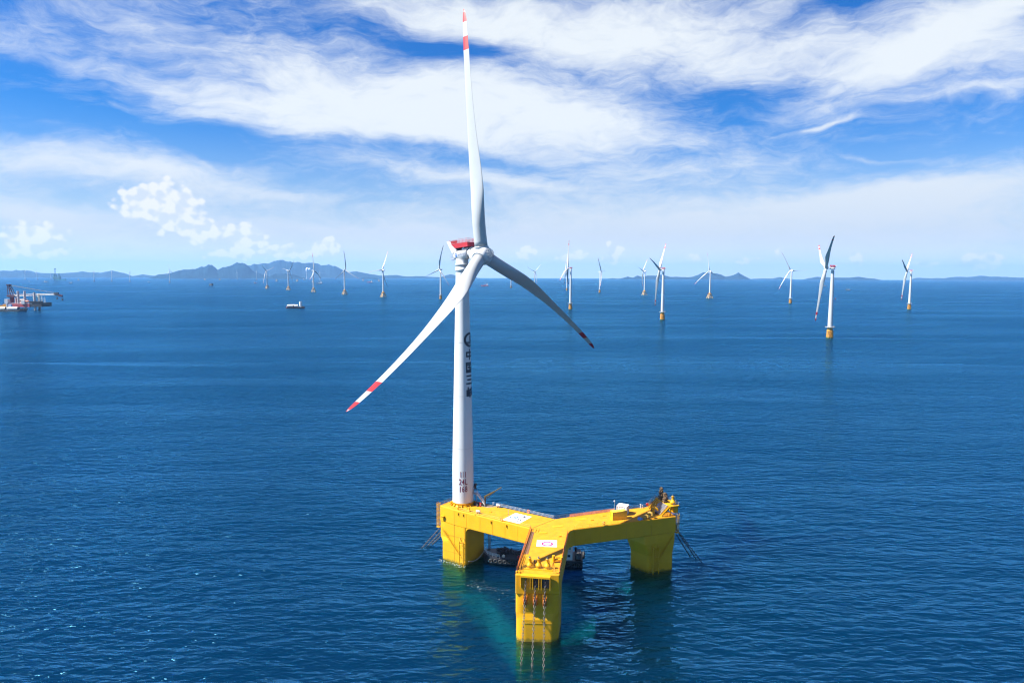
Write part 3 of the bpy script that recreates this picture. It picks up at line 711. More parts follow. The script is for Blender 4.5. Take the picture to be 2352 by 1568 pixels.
rail([(17.2, 202.0), (15.2, 189.6), (12.9, 175.4)], ORG, r=.05, sp=1.6)
rail([(6.0, 205.6), (4.0, 192.6), (1.5, 175.6)], ORG, r=.05, sp=1.6)
rail([(2.2, 174.0), (2.6, 177.5)], YRAIL)
# kerb pipes along the front arm, flat brown strip beside the left one
kp = MB().use(ORG); kp.poly([pw(x, y, DK+.16) for x, y in ((17.35, 202.3), (15.1, 188.6), (12.75, 174.2))], .13, 8); kp.build('fire_main', plat)
kp = MB().use(ORG); kp.poly([pw(x, y, DK+.16) for x, y in ((6.25, 205.8), (4.2, 192.4), (1.4, 174.4))], .10, 8)
kp.build('fire_main', plat)
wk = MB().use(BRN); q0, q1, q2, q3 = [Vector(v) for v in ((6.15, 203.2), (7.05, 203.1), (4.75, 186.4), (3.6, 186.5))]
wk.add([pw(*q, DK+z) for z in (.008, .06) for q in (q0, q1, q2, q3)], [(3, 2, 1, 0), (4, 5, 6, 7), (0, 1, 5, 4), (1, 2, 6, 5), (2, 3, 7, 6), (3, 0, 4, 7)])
wk.build('brown_deck_strip', plat)
MB().use(YEL).poly([pw(x, y, DK+.1) for x, y in ((3.1, 184.8), (1.9, 177.6))], .07, 6).build('deck_pipe', plat); MB().use(YEL).poly([pw(x, y, DK+.1) for x, y in ((3.7, 184.8), (2.6, 177.6))], .07, 6).build('deck_pipe', plat); MB().use(YEL).poly([pw(x, y, DK+.1) for x, y in ((4.1, 184.8), (3.1, 178.6))], .05, 6).build('deck_pipe', plat)
MB().use(YEL).poly([pw(7.8, 205.2, DK+.1), pw(7.3, 202.9, DK+.1)], .08, 6).build('deck_pipe', plat); MB().use(YEL).poly([pw(8.6, 205.4, DK+.1), pw(8.2, 202.9, DK+.1)], .08, 6).build('deck_pipe', plat)
MB().use(YEL).poly([pw(-12.0, 217.9, DK+.12), pw(-15.0, 223.8, DK+.12)], .10, 6).build('deck_pipe', plat)
for x, y, a, s_ in ((9.6, 202.4, .1, (2.6, 1.1, .12)), (14.6, 199.6, .3, (.9, .5, .25)), (26.0, 213.4, .3, (1.0, .4, .2)), (14.5, 208.0, .3, (3.8, 1.4, .05)), (22.5, 214.6, .3, (4.0, 2.0, .02)), (-7.0, 220.6, -.5, (.7, .25, .3)), (-1.2, 218.6, -.5, (.7, .25, .3)), (30.5, 217.5, .3, (1.4, .4, .15))):
    MB().use(YEL).box(pw(x, y, DK+s_[2]/2), s_, rz=a).build('hatch', plat)
# lifting eyes on the beam side
for t in (.06, .13, .50, .70):
    p = along((-19.3, 223.0), (6.1, 206.1), t)+nl2*.02; z = DK-.95
    a = atan2(-.549, .836); M = Matrix.Rotation(a, 3, 'Z') @ Matrix.Rotation(pi/2, 3, 'X')
    le = MB().use(YEL); le.torus(pw(p.x, p.y, z), .26, .13, M=M, n=14, k=6); le.box(pw(p.x+nl2.x*.12, p.y+nl2.y*.12, z-.1), (.12, .5, .9), rz=a); le.build('lifting_eye', plat)
# boat landings: two fender posts with rungs
def boat_landing(x, y, ux, uy, nx, ny, wd, z1):
    b = MB().use(YEL)
    for s_ in (-.5, .5):
        px_, py_ = x+ux*wd*s_+nx*.9, y+uy*wd*s_+ny*.9
        b.tube(pw(px_, py_, -3), pw(px_, py_, z1), .17, n=10)
        b.tube(pw(px_, py_, z1), pw(px_-nx*.9-ux*.3, py_-ny*.9-uy*.3, z1+.9), .14, n=8)
        for z in (.9, z1-.7): b.tube(pw(px_, py_, z), pw(px_-nx*1.0, py_-ny*1.0, z), .12, n=8)
    for z in [1.2+i*(z1-2)/3 for i in range(4)]: b.tube(pw(x-ux*wd/2+nx*.9, y-uy*wd/2+ny*.9, z), pw(x+ux*wd/2+nx*.9, y+uy*wd/2+ny*.9, z), .10, n=8)
    for z in [.5+i*.35 for i in range(int(z1/.35))]: b.tube(pw(x-ux*.25+nx*.55, y-uy*.25+ny*.55, z), pw(x+ux*.25+nx*.55, y+uy*.25+ny*.55, z), .03, n=5)
    b.build('boat_landing', plat)
boat_landing(-16.2, 220.9, .836, -.549, -.549, -.836, 1.7, 8.2)
boat_landing(46.9, 215.35, .947, .322, .322, -.947, 2.1, 8.6)
# inclined stairs on the columns
def side_stair(p0, p1, n_, name='side_ladder'):
    b = MB().use(YEL); a, c = Vector(pw(*p0)), Vector(pw(*p1)); n_ = Vector((*n_, 0)); 
    for o in (.12, .62): b.beam(a+n_*o, c+n_*o, .10, .22)
    for o in (.62,):
        for zz in (.5, 1.0): b.tube(a+n_*o+Vector((0, 0, zz)), c+n_*o+Vector((0, 0, zz)), .03, n=5)
        for i in range(10): p = a.lerp(c, i/9)+n_*o; b.tube(p, p+Vector((0, 0, 1)), .03, n=5)
    for i in range(26): p = a.lerp(c, (i+.5)/26)+n_*.37; b.box(p, (.3, .3, .03), rz=atan2(n_.y, n_.x))
    b.build(name, plat)
side_stair((-23.2, 225.75, 10.5), (-17.2, 221.55, 3.2), (-.549, -.836))
side_stair((53.0, 217.3, 11.6), (48.4, 215.8, 4.6), (.322, -.947))
# ladder cages and brackets at the outer ends
for (x, y, nx, ny, zt, zb) in ((-24.55, 227.6, -.836, .549, DK+.9, 10.6), (54.1, 217.9, .947, .322, DK+.9, 12.6)):
    cb = MB().use(YEL)
    for s_ in (-.5, 0, .5):
        cb.tube(pw(x+ny*s_*-1.2+nx*.15, y+nx*s_*1.2+ny*.15, zb), pw(x+ny*s_*-1.2+nx*.15, y+nx*s_*1.2+ny*.15, zt), .05, n=6)
        cb.tube(pw(x+ny*s_*-1.2+nx*.95, y+nx*s_*1.2+ny*.95, zb), pw(x+ny*s_*-1.2+nx*.95, y+nx*s_*1.2+ny*.95, zt), .05, n=6)
    k = int((zt-zb)/.45)
    for i in range(k):
        z = zb+i*.45; cb.poly([pw(x-ny*.6+nx*.1, y+nx*.6+ny*.1, z), pw(x-ny*.6+nx*.95, y+nx*.6+ny*.95, z), pw(x+ny*.6+nx*.95, y-nx*.6+ny*.95, z), pw(x+ny*.6+nx*.1, y-nx*.6+ny*.1, z)], .045, 5)
    cb.box(pw(x+nx*.55, y+ny*.55, zb), (1.3, 1.3, .12), rz=atan2(ny, nx))
    cb.build('ladder_cage', plat)
br = MB().use(YEL); p = Vector((-23.3, 226.2)); br.box(pw(p.x-.2, p.y-.3, 14.6), (1.1, .55, .9), rz=-.66); br.box(pw(p.x-.25, p.y-.4, 15.15), (1.5, .8, .12), rz=-.66); br.build('bracket', plat)
# platform names, painted as thin boards on the deck
def board(c, u, sx_, sy_, name='deck_sign'):
    c = Vector(c); u = Vector(u).normalized(); v = Vector((-u.y, u.x)); rz = atan2(u.y, u.x)
    b = MB().use(mat('white_sign_paint', (.82, .82, .82), .5, var=.03)).box(pw(c.x, c.y, DK+.015), (sx_, sy_, .03), rz=rz)
    o = b.build(name, plat)
    return o, (lambda x, y, z=.038: pw(c.x+u.x*x+v.x*y, c.y+u.y*x+v.y*y, DK+z))
sg, at = board((1.9, 215.1), (.56, .83), 7.4, 6.3)
b = MB().use(BLU)
N = 40
def ring2(b, at, cx, cy, r0, r1, n=40, sx_=1, z=.038, a0=0, a1=2*pi):
    v = []
    for i in range(n+1):
        a = a0+(a1-a0)*i/n; v += [at(cx+r0*cos(a)*sx_, cy+r0*sin(a), z), at(cx+r1*cos(a)*sx_, cy+r1*sin(a), z)]
    b.add(v, [(2*i, 2*i+1, 2*i+3, 2*i+2) for i in range(n)])
ring2(b, at, 0, 1.3, .98, 1.35)
b.add([at(x, y) for x, y in ((-.1, .75), (.55, .75), (.62, 2.05), (.1, 2.2))], [(0, 1, 2, 3)])
for y in (.65, .85, .45): b.add([at(x, y+q) for x, q in ((-.75, -.06), (.75, -.06), (.75, .06), (-.75, .06))], [(0, 1, 2, 3)])
b.use(BLK)
for k_, g_ in enumerate(('zhong', 'guo', 'san', 'xia')):
    for q in stroke_quads(GLYPH[g_], .15): b.add([at(-3.1+1.6*k_+p.x*1.35, -2.1+p.y*1.55) for p in q], [(0, 1, 2, 3)])
b.build('deck_lettering', sg)
sg2, at2 = board((10.45, 194.25), (.998, -.07), 5.9, 4.9)
b = MB().use(mat('crimson_lettering', (.45, .02, .10), .5, var=0))
ring2(b, at2, .15, -.35, 1.15, 1.75, sx_=1.0)
b.use(mat('pale_blue_lettering', (.25, .33, .60), .5, var=0)); ring2(b, at2, .15, -.35, .02, 1.1, sx_=1.0)
b.use(GOLD); b.add([at2(.15+x, -.35+y, .045) for x, y in ((-.12, -.8), (.12, -.8), (.12, .8), (-.12, .8))], [(0, 1, 2, 3)]); b.add([at2(.15+x, -.35+y, .05) for x, y in ((-.7, -.1), (.7, -.1), (.7, .12), (-.7, .12))], [(0, 1, 2, 3)])
b.use(BLK)
for k_ in range(7): b.add([at2(-1.95+.6*k_+x, 1.85+y) for x, y in ((0, 0), (.42, 0), (.42, .22), (0, .22))], [(0, 1, 2, 3)])
b.build('deck_emblem', sg2)

# mooring gear ---------------------------------------------------------------
def bell(base, s_=1.0, mt=YEL, top=DRK):
    """bell-shaped chain jack: legs, flared skirt, neck, hook cap (a part of the platform)"""
    b = MB().use(mt); x, y, z = pw(*base)
    for i in range(6):
        a = 2*pi*i/6+.3; b.box((x+.62*s_*cos(a), y+.62*s_*sin(a), z+.28*s_), (.14*s_, .14*s_, .56*s_), rz=a)
    b.lathe((x, y, z), [(.80*s_, .52*s_), (.86*s_, .62*s_), (.86*s_, .95*s_), (.78*s_, 1.05*s_), (.42*s_, 1.5*s_), (.36*s_, 1.6*s_), (.36*s_, 2.5*s_), (.46*s_, 2.55*s_), (.46*s_, 2.72*s_), (.30*s_, 2.75*s_)], 24)
    b.tube((x+.55*s_, y, z+1.2*s_), (x+.5*s_, y, z+2.3*s_), .09*s_, n=8)
    b.use(top); b.lathe((x, y, z), [(.33*s_, 2.74*s_), (.22*s_, 2.95*s_), (.1*s_, 3.2*s_), (.02*s_, 3.35*s_)], 14)
    return b.build('chain_jack', plat)
fa = Vector((-.155, -.988)); fs_ = Vector((.988, -.155))     # front arm: outward and sideways
FC = Vector((6.75, 173.15))                                   # middle of the front edge
def fpt(s_, o): p = FC+fs_*s_+fa*o; return p.x, p.y
BELLS = [(-2.42, -4.0), (0.0, -4.1), (2.36, -4.1)]
mp = MB().use(YEL)
# overhanging frame
c = fpt(-.25, .55); rzf = atan2(fs_.y, fs_.x)
mp.box(pw(*c, DK-.2), (7.8, 1.5, .5), rz=rzf)
for s_ in (-4.1, -1.62, -.95, .65, 1.32, 3.6):
    c = fpt(s_, .55); mp.box(pw(*c, DK-2.0), (.13, 1.45, 3.1), rz=rzf)
for s_ in (-1.28, .98):
    c = fpt(s_, .15); mp.box(pw(*c, DK-1.7), (.52, .6, 2.4), rz=rzf)
c = fpt(-.2, -3.9); mp.box(pw(*c, DK+.06), (8.2, 2.6, .12), rz=rzf)
mp.build('fairlead_frame', plat)
for s_ in (-2.85, -.15, 2.4):  # dark boxes stand in for the shade inside the chain openings
    c = fpt(s_, .12); MB().use(DRK).box(pw(*c, DK-1.95), (2.0 if s_ != -.15 else 1.4, .2, 2.9), rz=rzf).build('chain_opening_shade', plat)
for s_, o in BELLS: p = fpt(s_, o); bell((*p, DK+.1), .98)
rail([(*fpt(-4.2, -5.2),), (*fpt(4.0, -5.2),), (*fpt(4.2, -2.9),), (*fpt(-4.2, -2.6),)], YRAIL, r=.03, sp=1.3)
# A-frames and the pipe bend at the right edge, cabinet between the jacks
for s_, o in ((4.55, -1.6), (3.9, -4.6)):
    x, y = fpt(s_, o); af = MB().use(YRAIL)
    for d in (-.45, .45): af.tube(pw(x+d, y, DK), pw(x, y, DK+1.9), .06, n=6)
    for d in (-.3, .3): af.tube(pw(x, y+d*1.5, DK), pw(x, y, DK+1.9), .05, n=6)
    af.build('davit_frame', plat)
x, y = fpt(3.6, -8.4); pb = MB().use(YEL)
pb.tube(pw(x, y, DK), pw(x, y, DK+2.0), .42, n=14); pb.tube(pw(x, y, DK+.7), pw(x+2.2, y+.2, DK+.7), .36, n=14); pb.tube(pw(x+2.2, y+.2, DK), pw(x+2.2, y+.2, DK+1.4), .3, n=12); pb.tube(pw(x+.7, y+.9, DK+1.1), pw(x+2.5, y+1.0, DK+1.1), .25, n=12)
pb.build('ballast_pipe', plat)
x, y = fpt(-1.2, -5.0); cb2 = MB().use(YEL); 
for d in (-.3, .3):
    cb2.box(pw(x+d, y, DK+.9), (.06, .5, 1.8))
for z in (.3, .7, 1.1): cb2.box(pw(x, y, DK+z), (.6, .5, .05))
cb2.use(DRK).box(pw(x, y, DK+1.55), (.58, .3, .62)); cb2.build('control_cabinet', plat)
for s_, o in ((-5.0, -.55), (-5.5, -.35), (-4.6, -.35)):
    x, y = fpt(s_, o); MB().use(YEL).box(pw(x, y, DK+.25), (.34, .6, .5), rz=rzf).build('bollard', plat)
c = fpt(-4.95, .06); MB().use(YEL).box(pw(*c, DK-.35), (1.7, .12, .12), rz=rzf).build('rubbing_strip', plat)
# fairleads (sheave pairs) on the front face
FL = [(-2.95, 'F'), (-.35, 'F'), (2.25, 'F')]
ZF = 11.5
for s_, _ in FL:
    b = MB().use(ORG); c0 = fpt(s_, .75)
    for d in (-.30, .30):
        x, y = fpt(s_+d, .85); M = Matrix((Vector((0, 0, 1)), Vector((fa.x, fa.y, 0)), Vector((fs_.x, fs_.y, 0)))).transposed()
        b.lathe(pw(x, y, ZF), [(.95, -.07), (.95, .07)], 22, M=M, smooth=False)
        x, y = fpt(s_+d*1.35, .75); b.box(pw(x, y, ZF), (.12, 1.3, 2.3), rz=rzf)
    b.use(YEL)
    for d in (-.52, .52): x, y = fpt(s_+d, .45); b.box(pw(x, y, ZF+.4), (.1, .9, 2.6), rz=rzf)
    x, y = fpt(s_, .35); b.box(pw(x, y, ZF-1.3), (1.5, .7, .2), rz=rzf)
    for d in (-.6, .6): x, y = fpt(s_+d, .6); b.tube(pw(x, y, ZF-1.35), pw(x, y, ZF-1.0), .09, n=6)
    b.build('fairlead', plat)
# chains: every chain is a thing of its own
def chain(pts, label, L=.95, r=.085, wl=.22):
    b = MB().use(RUST); P = [Vector(p) for p in pts]
    segs = [(P[i], P[i+1]) for i in range(len(P)-1)]; acc = 0; k = 0; tot_ = sum((c-a).length for a, c in segs); step = L*.74; d = step/2
    while d < tot_:
        t = d
        for a, c in segs:
            l = (c-a).length
            if t <= l: p = a.lerp(c, t/l); u = (c-a).normalized(); break
            t -= l
        x = u.cross(Vector((0, 0, 1))); x = x.normalized() if x.length > 1e-3 else Vector((1, 0, 0)); y = u.cross(x)
        if k % 2: x, y = y, -x
        M = Matrix((u, x, y)).transposed(); b.torus(p, wl, r, M=M, n=12, k=6, stretch=L/2-wl-r)
        d += step; k += 1
    o = b.build('mooring_chain'); return tag(o, label, 'chain', 'mooring chains of the platform')
fw = [sea_pt(2085, 2655), sea_pt(2128, 2669), sea_pt(2174.5, 2677)]
names = ['rusty mooring chain down the front column, leftmost of the three', 'rusty mooring chain down the front column, between two others', 'rusty mooring chain down the front column, rightmost of the three']
for (s_, _), q, nm in zip(FL, fw, names):
    a = fpt(s_+.05, .5); f0 = fpt(s_, 1.85)
    top = Vector((*fpt(s_+.1, .55), DK-.6)); m1 = Vector((*fpt(s_, 1.75), ZF+.3)); m2 = Vector((*fpt(s_, 1.8), ZF-.5))
    dv = (q-m2); end = q+dv.normalized()*7
    chain([top, m1, m2, q, end], nm)
rt = Vector((53.9, 221.5, 0))
def endpt(px, py): return sea_pt(px, py)
for (st, e, nm) in (((54.9, 219.9, 11.2), (2759.6, 2224), 'dark mooring chain off the right column, the shortest, nearest the column'),
                    ((54.6, 221.4, 13.2), (2784.5, 2235), 'dark mooring chain off the right column, middle one of three'),
                    ((54.3, 220.9, 13.8), (2808, 2248.9), 'dark mooring chain off the right column, reaching farthest out')):
    q = endpt(*e); a = Vector(st); chain([a, q, q+(q-a).normalized()*6], nm)
for (st, e, nm) in (((-24.5, 229.8, 9.8), (1690, 2188), 'dark mooring chain off the tower column, outermost to the left'),
                    ((-23.6, 231.3, 8.6), (1713, 2180), 'dark mooring chain off the tower column, middle one of three'),
                    ((-22.7, 232.8, 7.4), (1730, 2174.6), 'dark mooring chain off the tower column, innermost one')):
    q = endpt(*e); a = Vector(st); chain([a, q, q+(q-a).normalized()*6], nm)

# mooring deck at the end of the right arm: raised platform, two stairs, chain racks, jacks
ru = Vector((.947, .322)); rv = Vector((-.322, .947)); RC = Vector((52.5, 222.8))     # outward, sideways (away), middle of the end edge
def rpt(o, s_): p = RC+ru*o+rv*s_; return p.x, p.y
md = MB().use(YEL); rzr = atan2(ru.y, ru.x); HT = 3.1
c = rpt(-.4, -.2); md.box(pw(*c, DK+HT), (3.4, 9.6, .3), rz=rzr)
c = rpt(.15, -.2); md.box(pw(*c, DK+HT-1.2), (1.6, 9.0, 2.2), rz=rzr)
for s_ in (-4.6, -1.5, 1.5, 4.4):
    for o in (-1.8,): c = rpt(o, s_); md.box(pw(*c, DK+HT/2), (.3, .3, HT), rz=rzr)
md.build('mooring_deck', plat)
def stair_truss(s_, nm='mooring_stair'):
    b = MB().use(YEL)
    for d in (-.42, .42):
        a = Vector(pw(*rpt(-5.2, s_+d), DK+.15)); c = Vector(pw(*rpt(-2.0, s_+d), DK+HT)); b.beam(a, c, .12, .34)
        for zz in (.55, 1.05): b.tube(a+Vector((0, 0, zz)), c+Vector((0, 0, zz)), .03, n=5)
    for i in range(12):
        t = (i+.5)/12; o = -5.2+3.2*t; p = Vector(pw(*rpt(o, s_), DK+.15+(HT-.15)*t)); b.box(p, (.34, .84, .06), rz=rzr)
    b.build(nm, plat)
stair_truss(-4.3); stair_truss(3.8)
rk = MB().use(YEL)
for i, s_ in enumerate([2.9, 2.3, 1.7]):
    rk.beam(pw(*rpt(-5.0, s_), DK+.25), pw(*rpt(-1.9, s_), DK+HT+.05), .26, .2)
rk.use(GRY)
for i in range(9): s_ = 1.0-.52*i; rk.beam(pw(*rpt(-5.0, s_), DK+.25), pw(*rpt(-1.9, s_), DK+HT+.05), .16, .16)
rk.use(DRK)
for s_ in (1.2, -1.4): rk.box(pw(*rpt(-5.2, s_), DK+.25), (.5, .9, .5), rz=rzr)
rk.build('chain_rack', plat)
bell((*rpt(-.3, -3.4), DK+HT+.12), 1.05)
SOOT = mat('sooty_steel', (.11, .065, .03), .7, var=.3, vscale=2)
random.seed(12)
for s_, hh in ((1.9, 4.3), (-.7, 3.2)):
    b = MB().use(SOOT); x, y = rpt(-1.5, s_); x, y, z = pw(x, y, DK+HT)
    b.box((x, y, z+.5), (1.1, .9, 1.0), rz=rzr); b.tube((x, y, z+1), (x, y, z+hh*.7), .28, .2, 8)
    for i in range(34):                      # heavy chain heaped over the jack
        f = i/33; w_ = .62*(1-f)**.6+.12; a = random.uniform(0, 2*pi)
        M = Matrix.Rotation(random.uniform(0, pi), 3, 'Z') @ Matrix.Rotation(random.uniform(.5, 1.6), 3, 'X')
        b.torus((x+w_*cos(a)*.8, y+w_*sin(a)*.8, z+.4+f*(hh-.5)), .30, .12, M=M, n=10, k=6, stretch=.16)
    o = b.build('chain_jack', plat); o['label'] = 'soot-black chain jack heaped with chain'
rail([(*rpt(-2.0, 4.7), DK+HT+.15), (*rpt(1.2, 4.6), DK+HT+.15), (*rpt(1.2, -4.9), DK+HT+.15), (*rpt(-1.0, -4.9), DK+HT+.15)], GRAIL, r=.035, sp=1.3)
rail([(*rpt(-5.0, 5.2), DK), (*rpt(-2.0, 5.2), DK+HT)], GRAIL, r=.03)
rail([(*rpt(-4.2, -5.1), DK), (*rpt(-.6, -5.1), DK)], ORG, r=.05, sp=.8)
for s_ in (-2.2, -.6, 1.0):
    fb = MB().use(DRK); c = rpt(1.3, s_); M = Matrix((Vector((0, 0, 1)), Vector((ru.x, ru.y, 0)), Vector((rv.x, rv.y, 0)))).transposed()
    fb.lathe(pw(*c, 13.4), [(.95, -.35), (.95, .35)], 18, M=M); fb.box(pw(*rpt(.9, s_), 13.6), (1.2, 1.1, 1.6), rz=rzr); fb.build('fairlead', plat)
gn = MB().use(mat('stained_yellow_paint', (.45, .26, .04), .6, var=.3, vscale=2))
def gooseneck(b, x, y, h, r, ang, mt):
    b.use(mt); x, y, z = pw(x, y, DK); pts = [(x, y, z), (x, y, z+h)]; R_ = r*1.9
    for i in range(1, 9): t = pi*i/8; pts.append((x+cos(ang)*(R_-R_*cos(t)), y+sin(ang)*(R_-R_*cos(t)), z+h+R_*sin(t)))
    for a_, c_ in zip(pts, pts[1:]): b.tube(a_, c_, r, n=12)
GM = gn.mats[0]
for x, y, h, r, a in ((46.9, 219.0, 1.5, .36, -.2), (44.3, 215.8, 1.1, .42, -.3), (43.0, 214.7, .7, .34, -.3)):
    b = MB(); gooseneck(b, x, y, h, r, a, GM if x < 46 else YEL); b.build('vent_gooseneck', plat)
b = MB(); gooseneck(b, -18.0, 222.9, .6, .22, .4, YEL); b.build('vent_gooseneck', plat); b = MB(); gooseneck(b, -14.0, 221.0, .8, .25, 2.4, YEL); b.build('vent_gooseneck', plat)
dkm = MB().use(mat('grey_brown_deck', (.22, .17, .12), .8, var=.3, vscale=1.2))  # flat mottled grey-brown patch on the deck behind the tower stair
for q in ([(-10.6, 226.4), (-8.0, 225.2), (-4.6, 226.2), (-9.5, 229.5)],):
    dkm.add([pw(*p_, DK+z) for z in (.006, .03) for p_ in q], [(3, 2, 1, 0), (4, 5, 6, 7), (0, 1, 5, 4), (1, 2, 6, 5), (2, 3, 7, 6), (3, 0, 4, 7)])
dkm.build('grey_deck_patch', plat)

# ------------------------------------------------------------------ things standing on the platform
def crane():
    t = thing('deck_crane', 'small olive knuckle crane on the platform beside the tower stair', 'crane', (-9.0, 226.4, DK))
    MB().use(DRK).lathe((0, 0, 0), [(.5, 0), (.5, .2), (.28, .25), (.24, 2.6), (.4, 2.65), (.4, 3.2)], 16).build('pedestal', t)
    m = mat('olive_paint', (.11, .075, .012), .5, var=.15)
    b = MB().use(m); b.beam((-.3, 0, 3.3), (3.2, 0, 5.2), .28, .45); b.beam((3.0, 0, 5.1), (5.6, 0, 6.7), .2, .3); b.build('boom', t)
    b = MB().use(DRK); b.tube((.3, 0, 2.6), (2.2, 0, 4.3), .1, n=8); b.build('ram', t)
    b = MB().use(DRK); b.tube((5.5, 0, 6.6), (5.5, 0, 5.9), .03, n=5); b.box((5.5, 0, 5.75), (.25, .2, .35)); b.build('hook', t)
crane()
def corrugated(name, label, c, u, sx_, sy_, h, mt, roofmt, cat='container', ribs=18):
    rz = atan2(u[1], u[0]); t = thing(name, label, cat, (*c, DK), rz)
    b = MB().use(mt)
    n = ribs*4; pts = []
    def edge(p0, p1, k):
        p0, p1 = Vector(p0), Vector(p1); d = (p1-p0).normalized(); nn_ = Vector((d.y, -d.x)); o = []
        for i in range(k*4):
            f = i/(k*4); ph = i % 4; o.append(p0.lerp(p1, f)+nn_*(0 if ph in (0, 3) else -.07))
        return o
    x, y = sx_/2, sy_/2
    ky = max(3, int(ribs*sy_/sx_))
    for a, bb, k in (((-x, -y), (x, -y), ribs), ((x, -y), (x, y), ky), ((x, y), (-x, y), ribs), ((-x, y), (-x, -y), ky)): pts += edge(a, bb, k)
    b.prism([tuple(p) for p in pts], .12, h-.12); b.build('corrugated_body', t)
    f = MB().use(mt)
    for z in (.08, h-.08):
        for yy in (-y, y): f.box((0, yy, z), (sx_+.04, .16, .17))
        for xx in (-x, x): f.box((xx, 0, z), (.16, sy_-.17, .17))
    for xx in (-x, x):
        for yy in (-y, y): f.box((xx, yy, h/2), (.165, .165, h-.34))
    f.build('frame', t)
    MB().use(roofmt).box((0, 0, h-.02), (sx_-.16, sy_-.16, .1)).build('roof', t)
    return t
uR = (.952, .30)
corrugated('shipping_container', 'yellow corrugated container near the front edge of the right arm', (34.7, 214.85), (.96, .28), 4.9, 1.9, 2.7, mat('container_yellow', (.78, .40, .01), .5, var=.15, vscale=.6), mat('container_yellow_roof', (.80, .46, .03), .5, var=.1), ribs=14)
wc = corrugated('equipment_cabin', 'white equipment cabin behind the yellow container on the right arm', (36.9, 219.8), (.90, -.44), 3.3, 2.9, 2.9, WHT, mat('pale_roof_paint', (.78, .74, .66), .5, var=.05), cat='cabin', ribs=4)
lamp = thing('deck_lamp', 'thin lamp post with a white head behind the white cabin', 'lamp post', (34.5, 221.9, DK))
MB().use(GRY).tube((0, 0, 0), (0, 0, 3.4), .06, n=8).build('post', lamp)
b = MB().use(WHT); b.lathe((-.1, 0, 3.4), [(.16, -.1), (.24, .05), (.2, .3), (.02, .4)], 12); b.build('lamp_head', lamp)
bn = MB().use(PINK)
P = [Vector((18.9, 216.2)), Vector((26.5, 219.1)), Vector((34.4, 222.1))]
npt = 60
vs = []
for i in range(npt+1):
    t = i/npt*2; p = P[0].lerp(P[1], t) if t < 1 else P[1].lerp(P[2], t-1); p = p+Vector((.3, -.95))*(.10+.03*sin(i*1.9))
    for j in range(4): vs.append((p.x+.02*sin(i*2.3+j), p.y, DK+.15+.28*j))
k = len(vs); vs += [(x+.02, y+.03, z) for x, y, z in vs]
fs = []
for i in range(npt):
    for j in range(3): a = i*4+j; fs += [(a, a+4, a+5, a+1), (k+a+1, k+a+5, k+a+4, k+a)]
bn.add(vs, fs, True)
tag(bn.build('banner'), 'long faded red cloth banner tied along the far railing of the right arm', 'banner')
def can(x, y, rz, label):
    t = thing('liferaft_canister', label, 'life raft', (x, y, DK), rz, 'life raft canisters on the deck')
    M = Matrix.Rotation(pi/2, 3, 'Y')
    MB().use(WHT).lathe((0, 0, .75), [(.02, -.8), (.25, -.78), (.36, -.68), (.37, -.02), (.41, 0), (.37, .02), (.36, .68), (.25, .78), (.02, .8)], 18, M=M).build('canister', t)
    b = MB().use(GRY)
    for xx in (-.45, .45): b.box((xx, 0, .2), (.08, .7, .4)); b.torus((xx, 0, .75), .39, .025, M=M, n=16, k=5)
    b.build('cradle', t)
can(-11.0, 219.5, -.58, 'white life raft canister near the front edge of the left arm')
can(-4.4, 225.3, -.58, 'white life raft canister on the far edge of the left arm')
def lifering(x, y, label, rz):
    t = MB(); M = Matrix.Rotation(rz, 3, 'Z') @ Matrix.Rotation(pi/2, 3, 'X')
    t.use(mat('orange_lifering', (.75, .16, .03), .5, var=.05)).torus((0, 0, 0), .42, .10, M=M, n=20, k=8); t.use(WHT)
    for a in range(4):
        q = a*pi/2+.4; t.torus(M @ Vector((.42*cos(q), .42*sin(q), 0)), .085, .035, M=M @ Matrix.Rotation(q, 3, 'Z') @ Matrix.Rotation(pi/2, 3, 'X'), n=10, k=5)
    o = t.build('life_ring', None, Matrix.Translation((x, y, DK+.7))); return tag(o, label, 'life ring', 'life rings on the railings')
lifering(-3.2, 212.35, 'orange life ring on the front railing beside the company sign', -.58)
lifering(29.2, 208.95, 'orange life ring on the front railing of the right arm', .33)
lifering(5.6, 219.8, 'orange life ring on the far railing behind the company sign', -.58)
b = MB().use(RED); b.box((0, 0, .65), (.55, .45, 1.3)); b.box((0, 0, 1.33), (.62, .52, .08)); b.use(WHT).box((0, -.235, .8), (.3, .02, .3))
tag(b.build('fire_box', None, Matrix.Translation((-10.6, 226.0, DK))), 'small red fire equipment box under the tower stair', 'fire box')
b = MB().use(DRK)
for dx, dy, s_ in ((0, 0, .9), (.9, .5, .7), (-.7, .7, .6), (.3, -.8, .5)):
    b.lathe((dx, dy, 0), [(s_*.6, 0), (s_*.6, s_*.9), (s_*.35, s_*1.2), (s_*.3, s_*1.7)], 12); b.tube((dx, dy, s_), (dx+.9, dy+.3, s_*1.1), .1, n=8)
tag(b.build('pump_set', None, Matrix.Translation((-11.9, 227.0, DK))), 'dark pump machinery between tower foot and stair', 'pump')
b = MB().use(BLUET); b.lathe((0, 0, 0), [(.7, 0), (.62, .35), (.35, .75), (.05, .85)], 12); b.lathe((.7, .2, 0), [(.5, 0), (.45, .3), (.05, .5)], 10)
tag(b.build('tarpaulin', None, Matrix.Translation((41.4, 214.3, DK))), 'blue tarpaulin bundle at the front edge of the right arm', 'tarpaulin')
